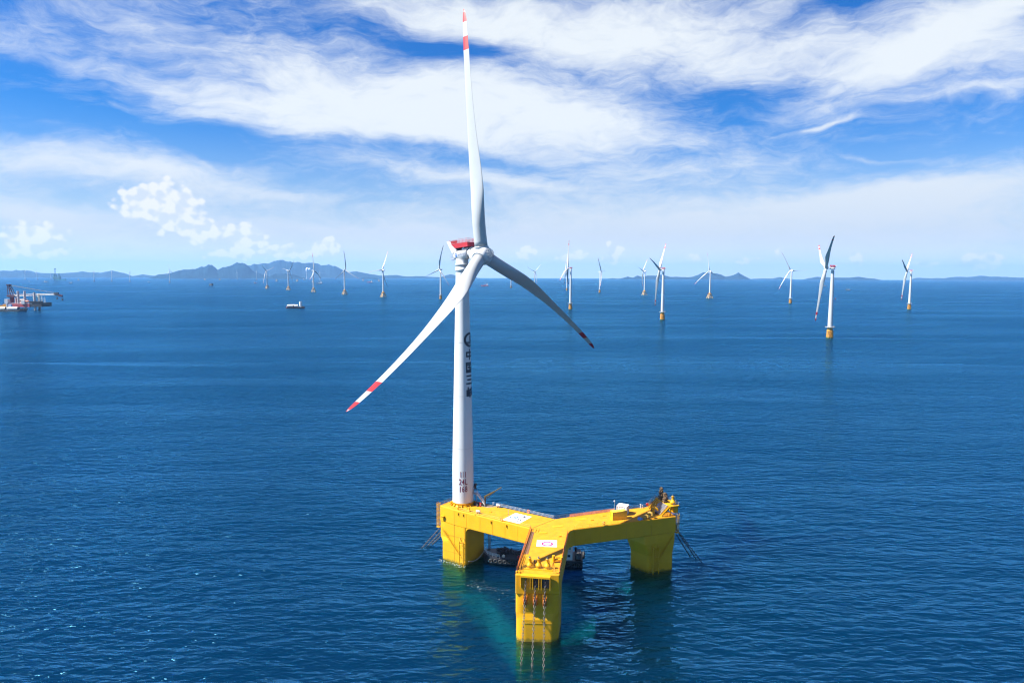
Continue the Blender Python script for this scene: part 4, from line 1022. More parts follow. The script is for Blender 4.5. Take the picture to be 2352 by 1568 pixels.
for (x, y, mt, lab, cat, nm) in ((43.8, 225.2, WHT, 'small white valve post on the far edge of the right arm', 'post', 'valve_post'), (46.3, 226.0, RED, 'red fire hose reel on the far railing by the mooring deck', 'hose reel', 'hose_reel')):
    b = MB().use(mt)
    if nm == 'valve_post': b.tube((0, 0, 0), (0, 0, 1.3), .14, n=10); b.torus((0, 0, 1.35), .22, .05); b.box((.6, .1, .5), (.35, .35, 1.0))
    else: b.use(GRY).tube((0, 0, 0), (0, 0, .7), .08, n=8); b.use(mt).lathe((0, 0, 1.0), [(.5, -.2), (.5, -.15), (.35, -.14), (.35, .14), (.5, .15), (.5, .2)], 18, M=Matrix.Rotation(pi/2, 3, 'X'))
    tag(b.build(nm, None, Matrix.Translation((x, y, DK))), lab, cat)
ma = MB().use(GRY).tube((0, 0, 0), (0, 0, 4.0), .05, n=6); ma.box((0, 0, 4.05), (.2, .2, .12))
tag(ma.build('antenna_mast', None, Matrix.Translation((-1.0, 211.3, DK))), 'thin grey mast at the front edge of the company sign', 'mast')
lad = MB().use(GRY)
for x in (-.3, .3):
    for y in (-.35, .35): lad.tube((x, y, -3), (x, y, 12.6), .09, n=6)
for i in range(20):
    z = -.5+i*.66
    for y in (-.35, .35): lad.tube((-.3, y, z), (.3, y, z), .05, n=5); lad.tube((-.3, y, z), (.3, y, z+.66), .05, n=5)
    for x in (-.3, .3): lad.tube((x, -.35, z), (x, .35, z), .05, n=5)
lad.build('cable_trunk', plat, Matrix.Translation(pw(-7.6, 229.0, 0)))

# ------------------------------------------------------------------ service vessel under the platform
def service_vessel():
    t = thing('service_vessel', 'dark service vessel hung with tyres, moored underneath the yellow platform', 'ship', (7.6, 224.2, 0), atan2(-3.4, 33.7))
    L = 17.0; B = 4.2
    def sect(x, hb, z0, z1): return [(x, -hb*.86, -1.2), (x, -hb, z0), (x, -hb, z1), (x, hb, z1), (x, hb, z0), (x, hb*.86, -1.2)]
    b = MB().use(mat('black_hull_paint', (.02, .02, .024), .45, var=.3, vscale=.5))
    rings = [sect(x, hb, .2, z) for x, hb, z in ((-17.2, .5, 2.9), (-16.6, 1.8, 2.75), (-15.2, 3.1, 2.5), (-13, 3.9, 2.2), (-9, 4.2, 1.9), (0, 4.2, 1.8), (9, 4.2, 2.0), (13, 4.2, 2.3), (16.6, 4.0, 2.5))]
    b.loft(rings, smooth=False); h = b.build('hull', t)
    b = MB().use(mat('dark_deck', (.05, .05, .05), .8, var=.3)); b.box((0, 0, 1.95), (26, 7.6, .12)); b.build('deck', t)
    for i in range(19):
        x = -14.2+i*1.62; hb = 4.2 if x > -12.5 else 3.75; b = MB().use(RUB).torus((0, 0, 0), .52, .24, M=Matrix.Rotation(pi/2, 3, 'X'), n=16, k=8)
        b.build('tyre_fender', t, Matrix.Translation((x, -hb-.2, 1.15)))
    b = MB().use(WHT)
    pts = [(-11.2, -3.9, 2.2), (-13.6, -3.5, 2.5), (-15.6, -2.4, 2.7), (-16.6, -.6, 2.9), (-16.4, 1.2, 2.9)]
    for z in (.45, .8, 1.15): b.poly([(x, y, zz+z) for x, y, zz in pts], .06, 6)
    for p, q in zip(pts, pts[1:]):
        for f in (0, .5): r_ = Vector(p).lerp(Vector(q), f); b.tube(r_, r_+Vector((0, 0, 1.15)), .06, n=6)
    b.build('bow_rail', t)
    b = MB().use(DRK)                    # heap of mooring gear on the foredeck
    random.seed(3)
    for i in range(70):
        x, y = random.uniform(-13, 6), random.uniform(-1.2, 3.4); s_ = random.uniform(.35, .9)
        M = Matrix.Rotation(random.uniform(0, 6), 3, 'Z') @ Matrix.Rotation(random.uniform(0, 3), 3, 'X')
        b.torus((x, y, 2.0+s_*.6), s_, s_*.32, M=M, n=10, k=6)
    b.build('mooring_gear', t)
    for x, y, mt in ((-4.9, -2.6, RED), (-10.0, -2.4, CREAM)):
        b = MB().use(mt); b.lathe((x, y, 2.0), [(.45, 0), (.5, .5), (.3, .8), (.05, .9)], 10); b.build('deck_drum', t)
    b = MB().use(mat('grey_cloth', (.45, .47, .5), .9, var=.3, vscale=2))
    for i in range(7): b.tube((-2.6+i*.75, -3.2, 2.35), (-2.2+i*.75, -1.2, 2.55), .38, n=8)
    b.build('hose_bundle', t)
    MB().use(WHT).box((9.2, 0, 3.3), (8.0, 6.4, 2.7)).build('deckhouse', t)
    w_ = MB().use(GLS)
    for x in (6.2, 8.2, 10.2, 12.0): w_.box((x, -3.21, 3.7), (.9, .06, .8))
    w_.build('deckhouse_window', t)
    MB().use(WHT).box((10.4, 0, 5.75), (4.4, 4.6, 2.2)).build('wheelhouse', t)
    MB().use(mat('green_glass', (.02, .12, .10), .1, var=0)).box((10.4, 0, 6.05), (4.46, 4.66, .9)).build('wheelhouse_window', t)
    MB().use(WHT).box((10.4, 0, 6.95), (4.9, 5.0, .2)).build('roof', t)
    b = MB().use(GRY); b.tube((10.8, 0, 7.0), (10.8, 0, 10.5), .14, .08, 8); b.tube((10.8, -1.3, 8.9), (10.8, 1.3, 8.9), .06, n=6); b.box((11.0, 0, 9.4), (.5, 1.6, .2)); b.lathe((9.6, 1.0, 7.05), [(.5, 0), (.5, .6), (.02, 1.0)], 12)
    b.tube((9.4, -1.2, 7.0), (9.4, -1.2, 9.2), .07, n=6); b.build('mast', t)
    b = MB().use(WHT)
    for z in (5.1, 5.6): b.poly([(5.4, -3.1, z), (13.0, -3.1, z), (13.0, 3.1, z)], .05, 6)
    for i in range(7): b.tube((5.4+i*1.26, -3.1, 4.65), (5.4+i*1.26, -3.1, 5.6), .05, n=6)
    b.build('handrail', t)
    b = MB().use(DRK); b.box((15.0, 0, 3.1), (2.0, 5.0, 1.4)); b.lathe((15.2, -2.3, 2.5), [(.9, 0), (.9, 1.6), (.4, 2.2)], 14); b.tube((14.2, 1.4, 2.4), (14.2, 1.4, 5.0), .35, n=10); b.build('stern_winch', t)
    b = MB().use(RUB).torus((16.9, -1.5, 3.5), .9, .38, M=Matrix.Rotation(pi/2, 3, 'Y'), n=18, k=8); b.build('stern_fender', t)
service_vessel()
rp = MB().use(mat('pale_rope', (.45, .42, .36), .9, var=.1))
pts = []
a, c = Vector((-14.3, 220.6, 1.4)), Vector((-9.5, 224.6, 2.9))
for i in range(13): t = i/12; p = a.lerp(c, t); p.z -= 1.1*sin(pi*t); pts.append(p)
rp.poly(pts, .09, 6); tag(rp.build('mooring_rope'), 'slack pale rope from the tower column to the bow of the vessel', 'rope')

# pale flecks painting water glints round the tower column and towards the front one
random.seed(21)
fo = MB().use(mat('painted_glints', (.42, .50, .50), .8, var=.05))
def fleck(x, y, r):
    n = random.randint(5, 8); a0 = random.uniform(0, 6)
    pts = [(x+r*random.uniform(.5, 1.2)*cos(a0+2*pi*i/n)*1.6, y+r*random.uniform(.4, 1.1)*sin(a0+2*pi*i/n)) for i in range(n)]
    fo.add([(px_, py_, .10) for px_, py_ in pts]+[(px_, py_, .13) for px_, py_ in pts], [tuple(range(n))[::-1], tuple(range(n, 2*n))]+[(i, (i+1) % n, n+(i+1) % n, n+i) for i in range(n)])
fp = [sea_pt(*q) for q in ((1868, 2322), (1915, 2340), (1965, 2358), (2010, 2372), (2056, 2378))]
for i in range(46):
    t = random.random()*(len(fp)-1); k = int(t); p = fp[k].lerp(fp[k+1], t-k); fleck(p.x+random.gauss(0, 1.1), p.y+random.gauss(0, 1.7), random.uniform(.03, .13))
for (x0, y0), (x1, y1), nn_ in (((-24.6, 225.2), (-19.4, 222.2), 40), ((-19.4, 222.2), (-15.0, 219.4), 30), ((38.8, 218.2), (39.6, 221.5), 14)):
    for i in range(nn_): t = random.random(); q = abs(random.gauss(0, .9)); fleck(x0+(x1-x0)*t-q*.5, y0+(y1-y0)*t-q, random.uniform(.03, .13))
tag(fo.build('painted_glints'), 'scattered white flecks painted as glints on the water round the platform legs', 'painted_glints', kind='stuff')

# ------------------------------------------------------------------ background turbines
def mono_mesh():
    b = MB().use(OCH)
    b.lathe((0, 0, 0), [(4.9, -8), (4.9, 2.0), (4.7, 6), (4.4, 10), (4.4, 12.5), (4.0, 14.0), (4.0, 15.6)], 28)
    for z in (2.5, 6, 9.5): b.torus((0, 0, z), 4.95, .3, n=28, k=6)
    for a in (-1.9, -1.3, -.6):
        for d in (-.18, .18): b.tube((5.6*cos(a+d), 5.6*sin(a+d), -3), (5.4*cos(a+d), 5.4*sin(a+d), 11), .3, n=6)
        for z in range(0, 11, 2): b.tube((5.6*cos(a-.18), 5.6*sin(a-.18), z), (5.6*cos(a+.18), 5.6*sin(a+.18), z), .2, n=5)
    return b.mesh('monopile')
def plat_mesh():
    b = MB().use(GRY); b.lathe((0, 0, 15.6), [(3.6, 0), (7.4, .1), (7.4, .5), (3.6, .55)], 28)
    for z in (1.1, 1.6): b.torus((0, 0, 15.6+z), 7.2, .09, n=28, k=5)
    for i in range(20): a = 2*pi*i/20; b.tube((7.2*cos(a), 7.2*sin(a), 16), (7.2*cos(a), 7.2*sin(a), 17.2), .08, n=5)
    b.box((5, -3.4, 17), (2.4, 2.0, 1.8)); b.lathe((-2.5, -5.5, 16.0), [(.9, 0), (.9, 1.6), (.3, 2.2)], 12)
    return b.mesh('service_platform')
def jacket_mesh():
    b = MB().use(JCK)
    Rb, Rt, zt = 15.5, 6.0, 19.0
    def leg(k, z):
        a = pi/4+k*pi/2; r = Rb+(Rt-Rb)*(z+4)/(zt+4); return Vector((r*cos(a), r*sin(a), z))
    for k in range(4):
        b.tube(leg(k, -8), leg(k, zt), 1.15, .95, 10)
        q = (k+1) % 4
        for z0_, z1_ in ((-2, 8.5), (8.5, 18)):
            b.tube(leg(k, z0_), leg(q, z1_), .55, n=8); b.tube(leg(q, z0_), leg(k, z1_), .55, n=8)
        b.tube(leg(k, 8.5), leg(q, 8.5), .5, n=8)
    b.use(OCH).lathe((0, 0, 0), [(4.2, 18), (9.0, 18.6), (9.0, 19.4), (5.0, 19.6), (3.6, 22), (3.5, 24)], 24)
    for k in range(4): b.beam(leg(k, 18.5), (2.5*cos(pi/4+k*pi/2), 2.5*sin(pi/4+k*pi/2), 21.5), 1.2, 1.4)
    return b.mesh('jacket')
def tower_unit():
    b = MB().use(mat('pale_grey_paint', (.36, .37, .38), .4, var=.03, vscale=.2)); b.lathe((0, 0, 0), [(1.0, 0), (1.0, .12), (.9, .4), (.78, .7), (.64, 1.0)], 28); return b.mesh('tower')
MONO, PLATM, JACK, TOWU = mono_mesh(), plat_mesh(), jacket_mesh(), tower_unit()
def plain_nacelle():
    b = MB().use(WHT)
    b.loft([ring_pts(0, c, rx, rz, y, pw=3.2) for y, rx, rz, c in ((7.4, 1.5, 1.5, .2), (7.0, 2.1, 2.3, .3), (4, 2.5, 2.7, .3), (-1, 2.5, 2.6, .2), (-3.4, 2.2, 2.2, 0), (-3.9, 1.9, 1.9, 0))])
    b.box((0, 5.0, 3.3), (3.2, 2.0, .9)); return b.mesh('nacelle')
PNAC = merge(plain_nacelle())
TUR = [
('a','m',-8108.7,11411.2,-13.6,1.791,1.033,55.95,132.951,4.394,0.005,'faint distant turbine at the far left edge of the row, blades like a low Y'),
('b','m',-7950.5,11471.3,-13.5,-1.676,0.548,53.97,139.862,5.39,-0.01,'faint distant turbine just left of the bare tower and crane ship'),
('c','n',-7767.7,11541.7,-13.4,0,0,0,128.2,0,0,'bare white tower without rotor beside the distant green crane ship'),
('d','m',-5270.6,8639.9,-7.1,1.535,1.018,38.346,123.341,4.92,0.001,'small distant turbine right of the crane ship, first of three in a row'),
('e','m',-5079.5,8695.9,-7.0,-1.915,-0.66,40.61,123.787,4.081,0.001,'small distant turbine in front of the pale peak, middle of three in a row'),
('f','m',-4638.5,8314.7,-6.3,2.709,-0.669,35.225,116.448,6.4,-0.016,'small distant turbine, last of three in a row before the hills begin'),
('g','m',-3818.7,7640.6,-5.1,1.265,-2.185,79.455,128.0,2.9,-0.006,'small white turbine at the left foot of the blue hills, one blade straight up'),
('h','m',-4979.1,12410.6,-12.4,-0.458,-0.195,51.845,132.005,3.0,0.004,'tiny turbine standing before the blue hills, left one of two tiny ones'),
('i','m',-4443.6,11909.3,-11.2,1.417,0.021,43.594,138,3.535,0.004,'tiny turbine standing before the blue hills, above a low dark boat'),
('j','j',-1649.3,4609.4,-1.7,-1.965,0.857,86.977,117.657,4.823,-0.049,'jacket turbine farthest left of the lattice-footed ones, blades spread in a Y'),
('k','j',-1368.2,4187.1,-1.3,2.497,1.399,80.218,115.166,8.021,-0.05,'jacket turbine in front of the highest hills, above the white-loaded barge'),
('l','j',-1082.4,3730.5,-1.0,1.475,2.067,93.383,116.127,3.5,-0.017,'jacket turbine seen edge-on with a narrow rotor, beside two chimneys'),
('m','m',-2872.8,10246.4,-7.9,-3.007,0.459,90.854,129.733,5.798,-0.001,'small hazy turbine close behind the edge-on jacket turbine'),
('n','j',-806.8,3296.2,-0.8,2.654,2.139,92.112,116.076,8.528,-0.027,'jacket turbine with one blade up and two spread low like an upside-down Y'),
('o','j',-552.9,2936.6,-0.6,-1.991,-0.416,89.547,114.147,4.63,-0.005,'jacket turbine nearest to the big turbine on its left, one blade pointing left'),
('p','m',-283.8,2717.4,-0.5,-0.798,0.207,96.154,116.667,7.68,-0.006,'yellow-footed turbine whose base hides behind the big left-pointing blade'),
('q','n',-8.1,5166.2,-1.9,0,0,0,127.6,0,0,'white tower on a yellow foot, its top hidden by the big right blade'),
('r','m',151.2,4644.7,-1.5,0.825,0.918,82.135,117.804,3.0,0.01,'small turbine right above the big right blade, its base hidden'),
('s','m',166.4,1949.7,-0.3,-1.834,-0.094,80.615,113.948,8.826,-0.065,'tall turbine with a red nacelle deck, another turbine close behind its left side'),
('t','m',343.2,4297.5,-1.3,-1.579,1.302,88.28,120.346,6.869,-0.001,'smaller turbine half hidden behind the tall red-decked one'),
('u','m',489.0,3825.1,-1.0,1.198,-0.571,89.718,115.05,6.861,0.004,'turbine facing right with a yellow foot, alone in open water right of centre'),
('v','j',650.7,3366.1,-0.8,-2.072,-0.751,80.821,116.293,9.223,-0.028,'jacket turbine close left of a big yellow-footed turbine'),
('w','m',332.4,1508.6,-0.2,-2.003,1.297,84.511,108.685,8.583,-0.064,'second largest background turbine, dark curved blade reaching up left'),
('x','j',845.9,2928.6,-0.6,-2.84,2.287,84.911,113.237,9.865,-0.051,'jacket turbine before the twin peaks, farthest right of the lattice-footed ones'),
('y','m',993.8,2441.4,-0.5,3.445,0.555,77.084,114.35,6.594,-0.08,'turbine with one blade level to the right, left of the largest background one'),
('z','m',503.6,1078.5,-0.1,-1.856,0.995,84.681,108.507,10.157,-0.054,'largest background turbine, thick white tower on a bright yellow foot'),
('aa','m',1173.8,2018.5,-0.4,-2.249,1.187,86.636,109.949,11.334,-0.048,'turbine farthest right in the picture, standing alone on a yellow foot'),
]
def far_turbine(nm, ty, x, y, z, psi, phi, R, zh, oh, bend, label):
    D = math.hypot(x, y)
    t = thing('wind_turbine', label, 'wind turbine', (x, y, z), 0, 'wind turbines of the offshore farm')
    base = 16.0 if ty != 'j' else 23.5
    if ty == 'j':
        link('jacket', JACK, t, Matrix.Rotation((x*7.3+y) % 1.2-.2, 4, 'Z'))
    else:
        sc = 1.0 if D < 6000 else .95
        link('monopile', MONO, t, Matrix.Rotation(atan2(-x, y), 4, 'Z')); link('service_platform', PLATM, t, Matrix.Rotation(atan2(-x, y), 4, 'Z'))
    rb = 3.55 if ty == 'm' else 3.4
    top = zh-2.2 if R else zh
    link('tower', TOWU, t, Matrix.Translation((0, 0, base)) @ Matrix.Diagonal((rb, rb, top-base, 1)))
    if not R: return
    M = Matrix.Translation((0, 0, zh)) @ Matrix.Rotation(psi, 4, 'Z') @ Matrix.Rotation(-radians(5), 4, 'X')
    heli = nm in ('s', 'w', 'z', 'aa')
    if heli:
        n_ = link('nacelle', NAC, t, M @ Matrix.Diagonal((1.05, 1.05, 1.05, 1))); link('helideck', HELI, n_); link('guard_rail', HRAIL, n_)
    else: link('nacelle', PNAC, t, M)
    oh = max(oh, 5.2); MH = M @ Matrix.Translation((0, -oh, 0)); s_ = R/77.5
    link('hub', HUB, t, MH @ Matrix.Rotation(phi, 4, 'Y') @ Matrix.Diagonal((.85, .95, .85, 1)))
    for k in range(3): link('blade', BLADE_FAR, t, MH @ Matrix.Rotation(phi+k*2*pi/3, 4, 'Y') @ Matrix.Rotation(-(bend+.033), 4, 'X') @ Matrix.Diagonal((s_, s_, s_, 1)))
for T in TUR: far_turbine(*T)

# small yellow lattice foundations without a turbine
for i, (px, py, lab) in enumerate(((820,1117,'tiny orange foundation far off, in front of the first blue hill'),(879,1118,'tiny pale foundation far off, at the middle of the blue hills'),(1107,1122,'small orange foundation just right of the farthest left jacket turbine'),(1189.5,1123,'small pale orange foundation between two jacket turbines'),(1252.5,1126,'tiny orange foundation almost behind the edge-on jacket turbine'),(1452.5,1120,'tiny orange foundation left of the small red boat'),(1516,1122,'small orange foundation right of the small red boat'),(315,1121,'tiny orange foundation right of the green crane ship'))):
    p = sea_pt(px, py+3); t = thing('turbine_foundation', lab, 'foundation', p, .3*i, 'empty turbine foundations far off')
    link('jacket', JACK, t, Matrix.Diagonal((1.15, 1.15, 1.1, 1)))

# ------------------------------------------------------------------ vessels and barges
def hull_loft(b, L, B, h, mt, mt2=None, bow=.25, sheer=.3):
    b.use(mt)
    def sec(x, hb, zt): return [(x, -hb*.8, -1.0), (x, -hb, h*.35), (x, -hb, zt), (x, hb, zt), (x, hb, h*.35), (x, hb*.8, -1.0)]
    b.loft([sec(-L/2, B*.46, h), sec(-L*.3, B/2, h), sec(L*.2, B/2, h), sec(L*(.5-bow*.4), B*.36, h*(1+sheer*.4)), sec(L/2, B*.06, h*(1+sheer))], smooth=False)
def boat(px, py, wpx, label, kind, flip=1, cat='boat'):
    p = sea_pt(px, py+2); D = p.y; L = wpx*D/2730.667
    t = thing('boat', label, cat, p, (0 if flip > 0 else pi), 'boats among the far turbines')
    h = L*.085
    cols = {'dark': (DRK, WHT), 'red': (HULLR, CREAM), 'white': (mat('navy_hull', (.02, .03, .06), .5), WHT), 'crane': (HULLR, WHT)}[kind]
    b = MB(); hull_loft(b, L, L*.26, h, cols[0]); b.build('hull', t)
    b = MB().use(cols[1])
    if kind == 'white': b.box((-L*.02, 0, h*1.45), (L*.6, L*.16, h*.9)); b.box((L*.12, 0, h*2.2), (L*.2, L*.14, h*.7))
    else: b.box((-L*.30, 0, h*2.0), (L*.22, L*.2, h*2.0)); b.box((-L*.29, 0, h*3.6), (L*.15, L*.16, h*1.2))
    b.build('wheelhouse', t)
    MB().use(GLS).box((-L*.29 if kind != 'white' else L*.12, 0, h*3.6 if kind != 'white' else h*2.2), (L*.152 if kind != 'white' else L*.203, L*.163, h*.4)).build('window', t)
    b = MB().use(GRY); b.tube((-L*.28, 0, h*4), (-L*.28, 0, h*6.5), L*.008, n=6)
    if kind in ('red', 'crane', 'dark'): b.tube((L*.1, 0, h), (L*.1, 0, h*4.5), L*.01, n=6); b.tube((L*.1, 0, h*1.5), (L*.3, 0, h*4.2), L*.008, n=6)
    if kind == 'crane': b.tube((-L*.05, 0, h), (-L*.02, 0, h*9), L*.01, n=6)
    b.build('mast', t)
    if kind != 'white':
        b = MB().use(CREAM if kind == 'dark' else RED); b.box((L*.02, 0, h*1.3), (L*.3, L*.17, h*.6)); b.build('deck_cargo', t)
    return t
boat(118.6, 1125, 9, 'tiny dark boat below the farthest left turbines', 'dark')
boat(185, 1127, 18, 'dark boat left of and below the green crane ship', 'dark')
boat(282, 1131, 14, 'dark boat right of and below the green crane ship', 'dark', -1)
boat(596, 1127, 12, 'dark boat left of the white turbine at the foot of the hills', 'dark')
boat(1022, 1131, 14, 'flat dark boat under the tiny turbine before the hills', 'red')
boat(1218, 1117, 13, 'thin dark boat in front of the two chimneys', 'dark')
boat(1278, 1133, 25, 'green-grey work boat under the small hazy turbine', 'dark', -1)
boat(1480, 1128, 21, 'small boat with a red stern between two foundations', 'red', -1)
boat(1940, 1142, 29, 'red and white work boat with a crane mast under the big right blade', 'crane', -1)
boat(3393, 1159, 22, 'white-decked dark boat right of the largest background turbine', 'white')
boat(3300, 1142, 12, 'tiny white and orange boat behind the lower blade of the largest background turbine', 'white', -1)
# box-shaped dark platform boat
p = sea_pt(845, 1146); t = thing('work_platform', 'dark box-shaped work platform on legs in open water before the hills', 'work platform', p, -.3)
b = MB().use(DRK); b.box((0, 0, 13), (22, 18, 12)); b.box((3, 0, 21), (12, 12, 5)); b.build('housing', t)
b = MB().use(DRK)
for x in (-8, 8):
    for y in (-6, 6): b.tube((x, y, -4), (x, y, 24), 1.4, n=8)
b.build('legs', t)
b = MB().use(RED); b.lathe((0, 0, 0), [(1.6, -.5), (1.8, 1.2), (.8, 2.6), (.5, 5), (.05, 5.4)], 14); p = sea_pt(3342, 1197); tag(b.build('buoy', None, Matrix.Translation(p)), 'red buoy floating right of the largest background turbine', 'buoy')

# barge with white tower sections in mid water
def tower_barge():
    p = sea_pt(1182, 1232); sc = p.y/2730.667*.27636
    t = thing('cargo_barge', 'barge with white turbine tower sections, one of them standing, left of centre', 'barge', p, .05)
    X = lambda zx: (zx-2108)*sc
    Z = lambda zy: (908-zy)*sc
    b = MB(); b.use(mat('dark_red_hull', (.16, .035, .03), .6, var=.2)); 
    b.loft([[(x, -w_*.8, -1), (x, -w_, zt), (x, w_, zt), (x, w_*.8, -1)] for x, w_, zt in ((X(1978), 3, 3.4), (X(1995), 8, 2.8), (X(2180), 8.5, 2.4), (X(2238), 6.5, 2.6))], smooth=False); b.build('hull', t)
    MB().use(DRK).box((X(2110), 0, 2.75), (46, 15, .5)).build('deck', t)
    for x0, x1, y in ((1998, 2082, -3.2), (2094, 2150, -3.2), (2010, 2100, 4.5)):
        b = MB().use(WHT); M = Matrix.Rotation(pi/2, 3, 'Y'); l = X(x1)-X(x0)
        b.lathe((X(x0), y, 6.6), [(3.1, 0), (3.5, l*.15), (3.6, l)], 24, M=M); b.use(DRK).lathe((X(x1)+.02, y, 6.6), [(3.2, 0), (3.2, .05)], 20, M=M)
        b.build('tower_section', t)
    b = MB().use(mat('grey_white_paint', (.55, .57, .6), .5)); b.lathe((X(2182), 0, 3), [(3.7, 0), (3.7, 15.5)], 24); b.build('standing_section', t)
    b = MB().use(DRK)
    for i in range(9): b.torus((X(2150)+i*2.1, -8.3+.15*i, 2.2), .9, .4, M=Matrix.Rotation(pi/2, 3, 'X'), n=12, k=6)
    b.box((X(2215), 0, 4), (6, 9, 2.5)); b.build('fender', t)
    b = MB().use(WHT); b.tube((X(1985), 0, 3), (X(1985), 0, 8), .4, n=6); b.build('mast', t)
tower_barge()

def jackup():
    p = sea_pt(105, 1240); sc = p.y/2730.667*.2551
    t = thing('jackup_vessel', 'red and white jack-up crane vessel standing on legs at the left edge', 'ship', p, 0)
    X = lambda zx: (zx-412)*sc
    Z = lambda zy: (945-zy)*sc
    HB = 20
    b = MB().use(HULLR); b.box(((X(170)+X(550))/2, 0, (Z(893)+Z(842))/2), (X(550)-X(170), HB*2, Z(842)-Z(893))); b.build('hull', t)
    b = MB().use(mat('black_stern_paint', (.03, .028, .028), .6, var=.3)); b.box(((X(552)+X(738))/2, 0, (Z(889)+Z(828))/2), (X(738)-X(552), HB*2-1, Z(828)-Z(889)))
    for i in range(12): b.box((X(555)+i*3.0, -HB+1, Z(815)), (1.6, 2, 5))
    b.build('stern_block', t)
    for zx, zt, y in ((368, 645, -HB+4), (470, 645, -HB+4), (620, 668, -HB+4), (560, 690, HB-5), (200, 760, HB-5)):
        b = MB().use(mat('leg_steel', (.42, .34, .33), .5, var=.2, vscale=.1)); b.tube((X(zx), y, -6), (X(zx), y, Z(zt)), 2.7, n=14)
        for i in range(5): z = Z(zt)-2-i*4.2; b.torus((X(zx), y, z), 2.7, .45, n=14, k=5)
        b.build('jack_leg', t)
    for zx, z0, z1, wd in ((198, 840, 770, 50), (457, 845, 792, 50)):
        MB().use(WHT).box((X(zx), -HB+3, (Z(z0)+Z(z1))/2), (wd*sc, 9, Z(z1)-Z(z0))).build('jack_house', t)
    b = MB().use(CREAM); b.box((X(368), 2, (Z(842)+Z(785))/2), (16, 14, Z(785)-Z(842))); b.box((X(372), 2, Z(780)), (12, 12, 3)); b.build('accommodation', t)
    MB().use(GLS).box((X(368), -5.1, Z(800)), (14, .3, 1.6)).build('window', t)
    b = MB().use(GRN); b.lathe((X(552), 6, Z(752)), [(8.5, 0), (8.5, .8)], 8); b.use(GRY)
    for d in (-5, 5): b.tube((X(552)+d, 6, Z(828)), (X(552)+d, 6, Z(755)), .5, n=6)
    b.build('helideck', t)
    b = MB().use(mat('orange_lifeboat', (.7, .18, .1), .5)); b.lathe((X(515), -HB+2, Z(803)), [(.1, -6), (1.7, -4), (2, 0), (1.7, 4), (.1, 6)], 12, M=Matrix.Rotation(pi/2, 3, 'Y')); b.build('lifeboat', t)
    b = MB().use(mat('pale_lattice', (.55, .6, .58), .5))
    for k in range(3):
        x0 = X(645)+k*5.5
        for d in (0, 3): b.tube((x0+d, -8+k*3, Z(828)), (x0+d, -8+k*3, Z(735+k*8)), .35, n=5)
        for i in range(5): z = Z(828)+(i+.3)*3.4; b.tube((x0, -8+k*3, z), (x0+3, -8+k*3, z+3), .28, n=5); b.tube((x0+3, -8+k*3, z), (x0, -8+k*3, z+3), .28, n=5)
    b.build('lattice_tower', t)
    # crane
    CR = mat('dark_red_crane', (.09, .025, .03), .6, var=.2)
    b = MB().use(CR); b.lathe((X(200), 0, Z(842)), [(5, 0), (4.6, Z(742)-Z(842)), (6, Z(738)-Z(842))], 16); b.box((X(200), 0, (Z(742)+Z(712))/2), (20, 11, Z(712)-Z(742))); cr = b.build('crane', t)
    b = MB().use(CR)
    for y in (-4, 4):
        b.tube((X(155), y, Z(725)), (X(158), y, Z(552)), .8, n=6); b.tube((X(248), y, Z(722)), (X(175), y, Z(552)), .9, n=6); b.tube((X(205), y, Z(720)), (X(165), y, Z(552)), .6, n=6)
        for i in range(5):
            f = (i+.5)/5; za = Z(725)+(Z(552)-Z(725))*f; b.tube((X(155)+.6*f, y, za), (X(248)+(X(175)-X(248))*f, y, za+2), .4, n=5)
    b.box((X(166), 0, Z(553)), (7, 10, 3)); b.build('a_frame', cr)
    b = MB().use(CREAM)
    def chord(z0, z1, y, mt): b.use(mt); b.tube((X(252), y, Z(z0)), (X(880), y*.4, Z(z1)), .55, n=6)
    for y in (-4.5, 4.5): chord(706, 688, y, CREAM); chord(728, 704, y, CREAM)
    for i in range(22):
        f = i/22; g_ = (i+1)/22; x0, x1 = X(252)+(X(880)-X(252))*f, X(252)+(X(880)-X(252))*g_
        za, zb = Z(706-18*f), Z(728-24*g_); mt = CR if 8 <= i <= 16 else CREAM
        for y in (-4.5, 4.5): yy = y*(1-.6*f); b.use(mt).tube((x0, yy, za), (x1, yy, zb), .32, n=5)
    b.use(CR).beam((X(865), 0, Z(692)), (X(992), 0, Z(724)), 4.5, 4.5); b.use(DRK).box((X(905), 0, Z(690)), (9, 5, 7)); b.build('boom', cr)
    b = MB().use(DRK)
    for y in (-2.5, 2.5): b.tube((X(170), y, Z(556)), (X(900), y*.5, Z(680)), .42, n=6)
    for zx, z0, z1 in ((908, 700, 752), (988, 730, 772)): b.tube((X(zx), 0, Z(z0)), (X(zx), 0, Z(z1)), .3, n=5); b.box((X(zx), 0, Z(z1+8)), (3.4, 2.4, 5))
    b.build('rigging', cr)
    b = MB().use(WHT)
    for i in range(26): b.box((X(230)+i*2.4, -HB+.6, Z(834)), (1.2, .5, 2.5))
    b.build('bulwark', t)
jackup()
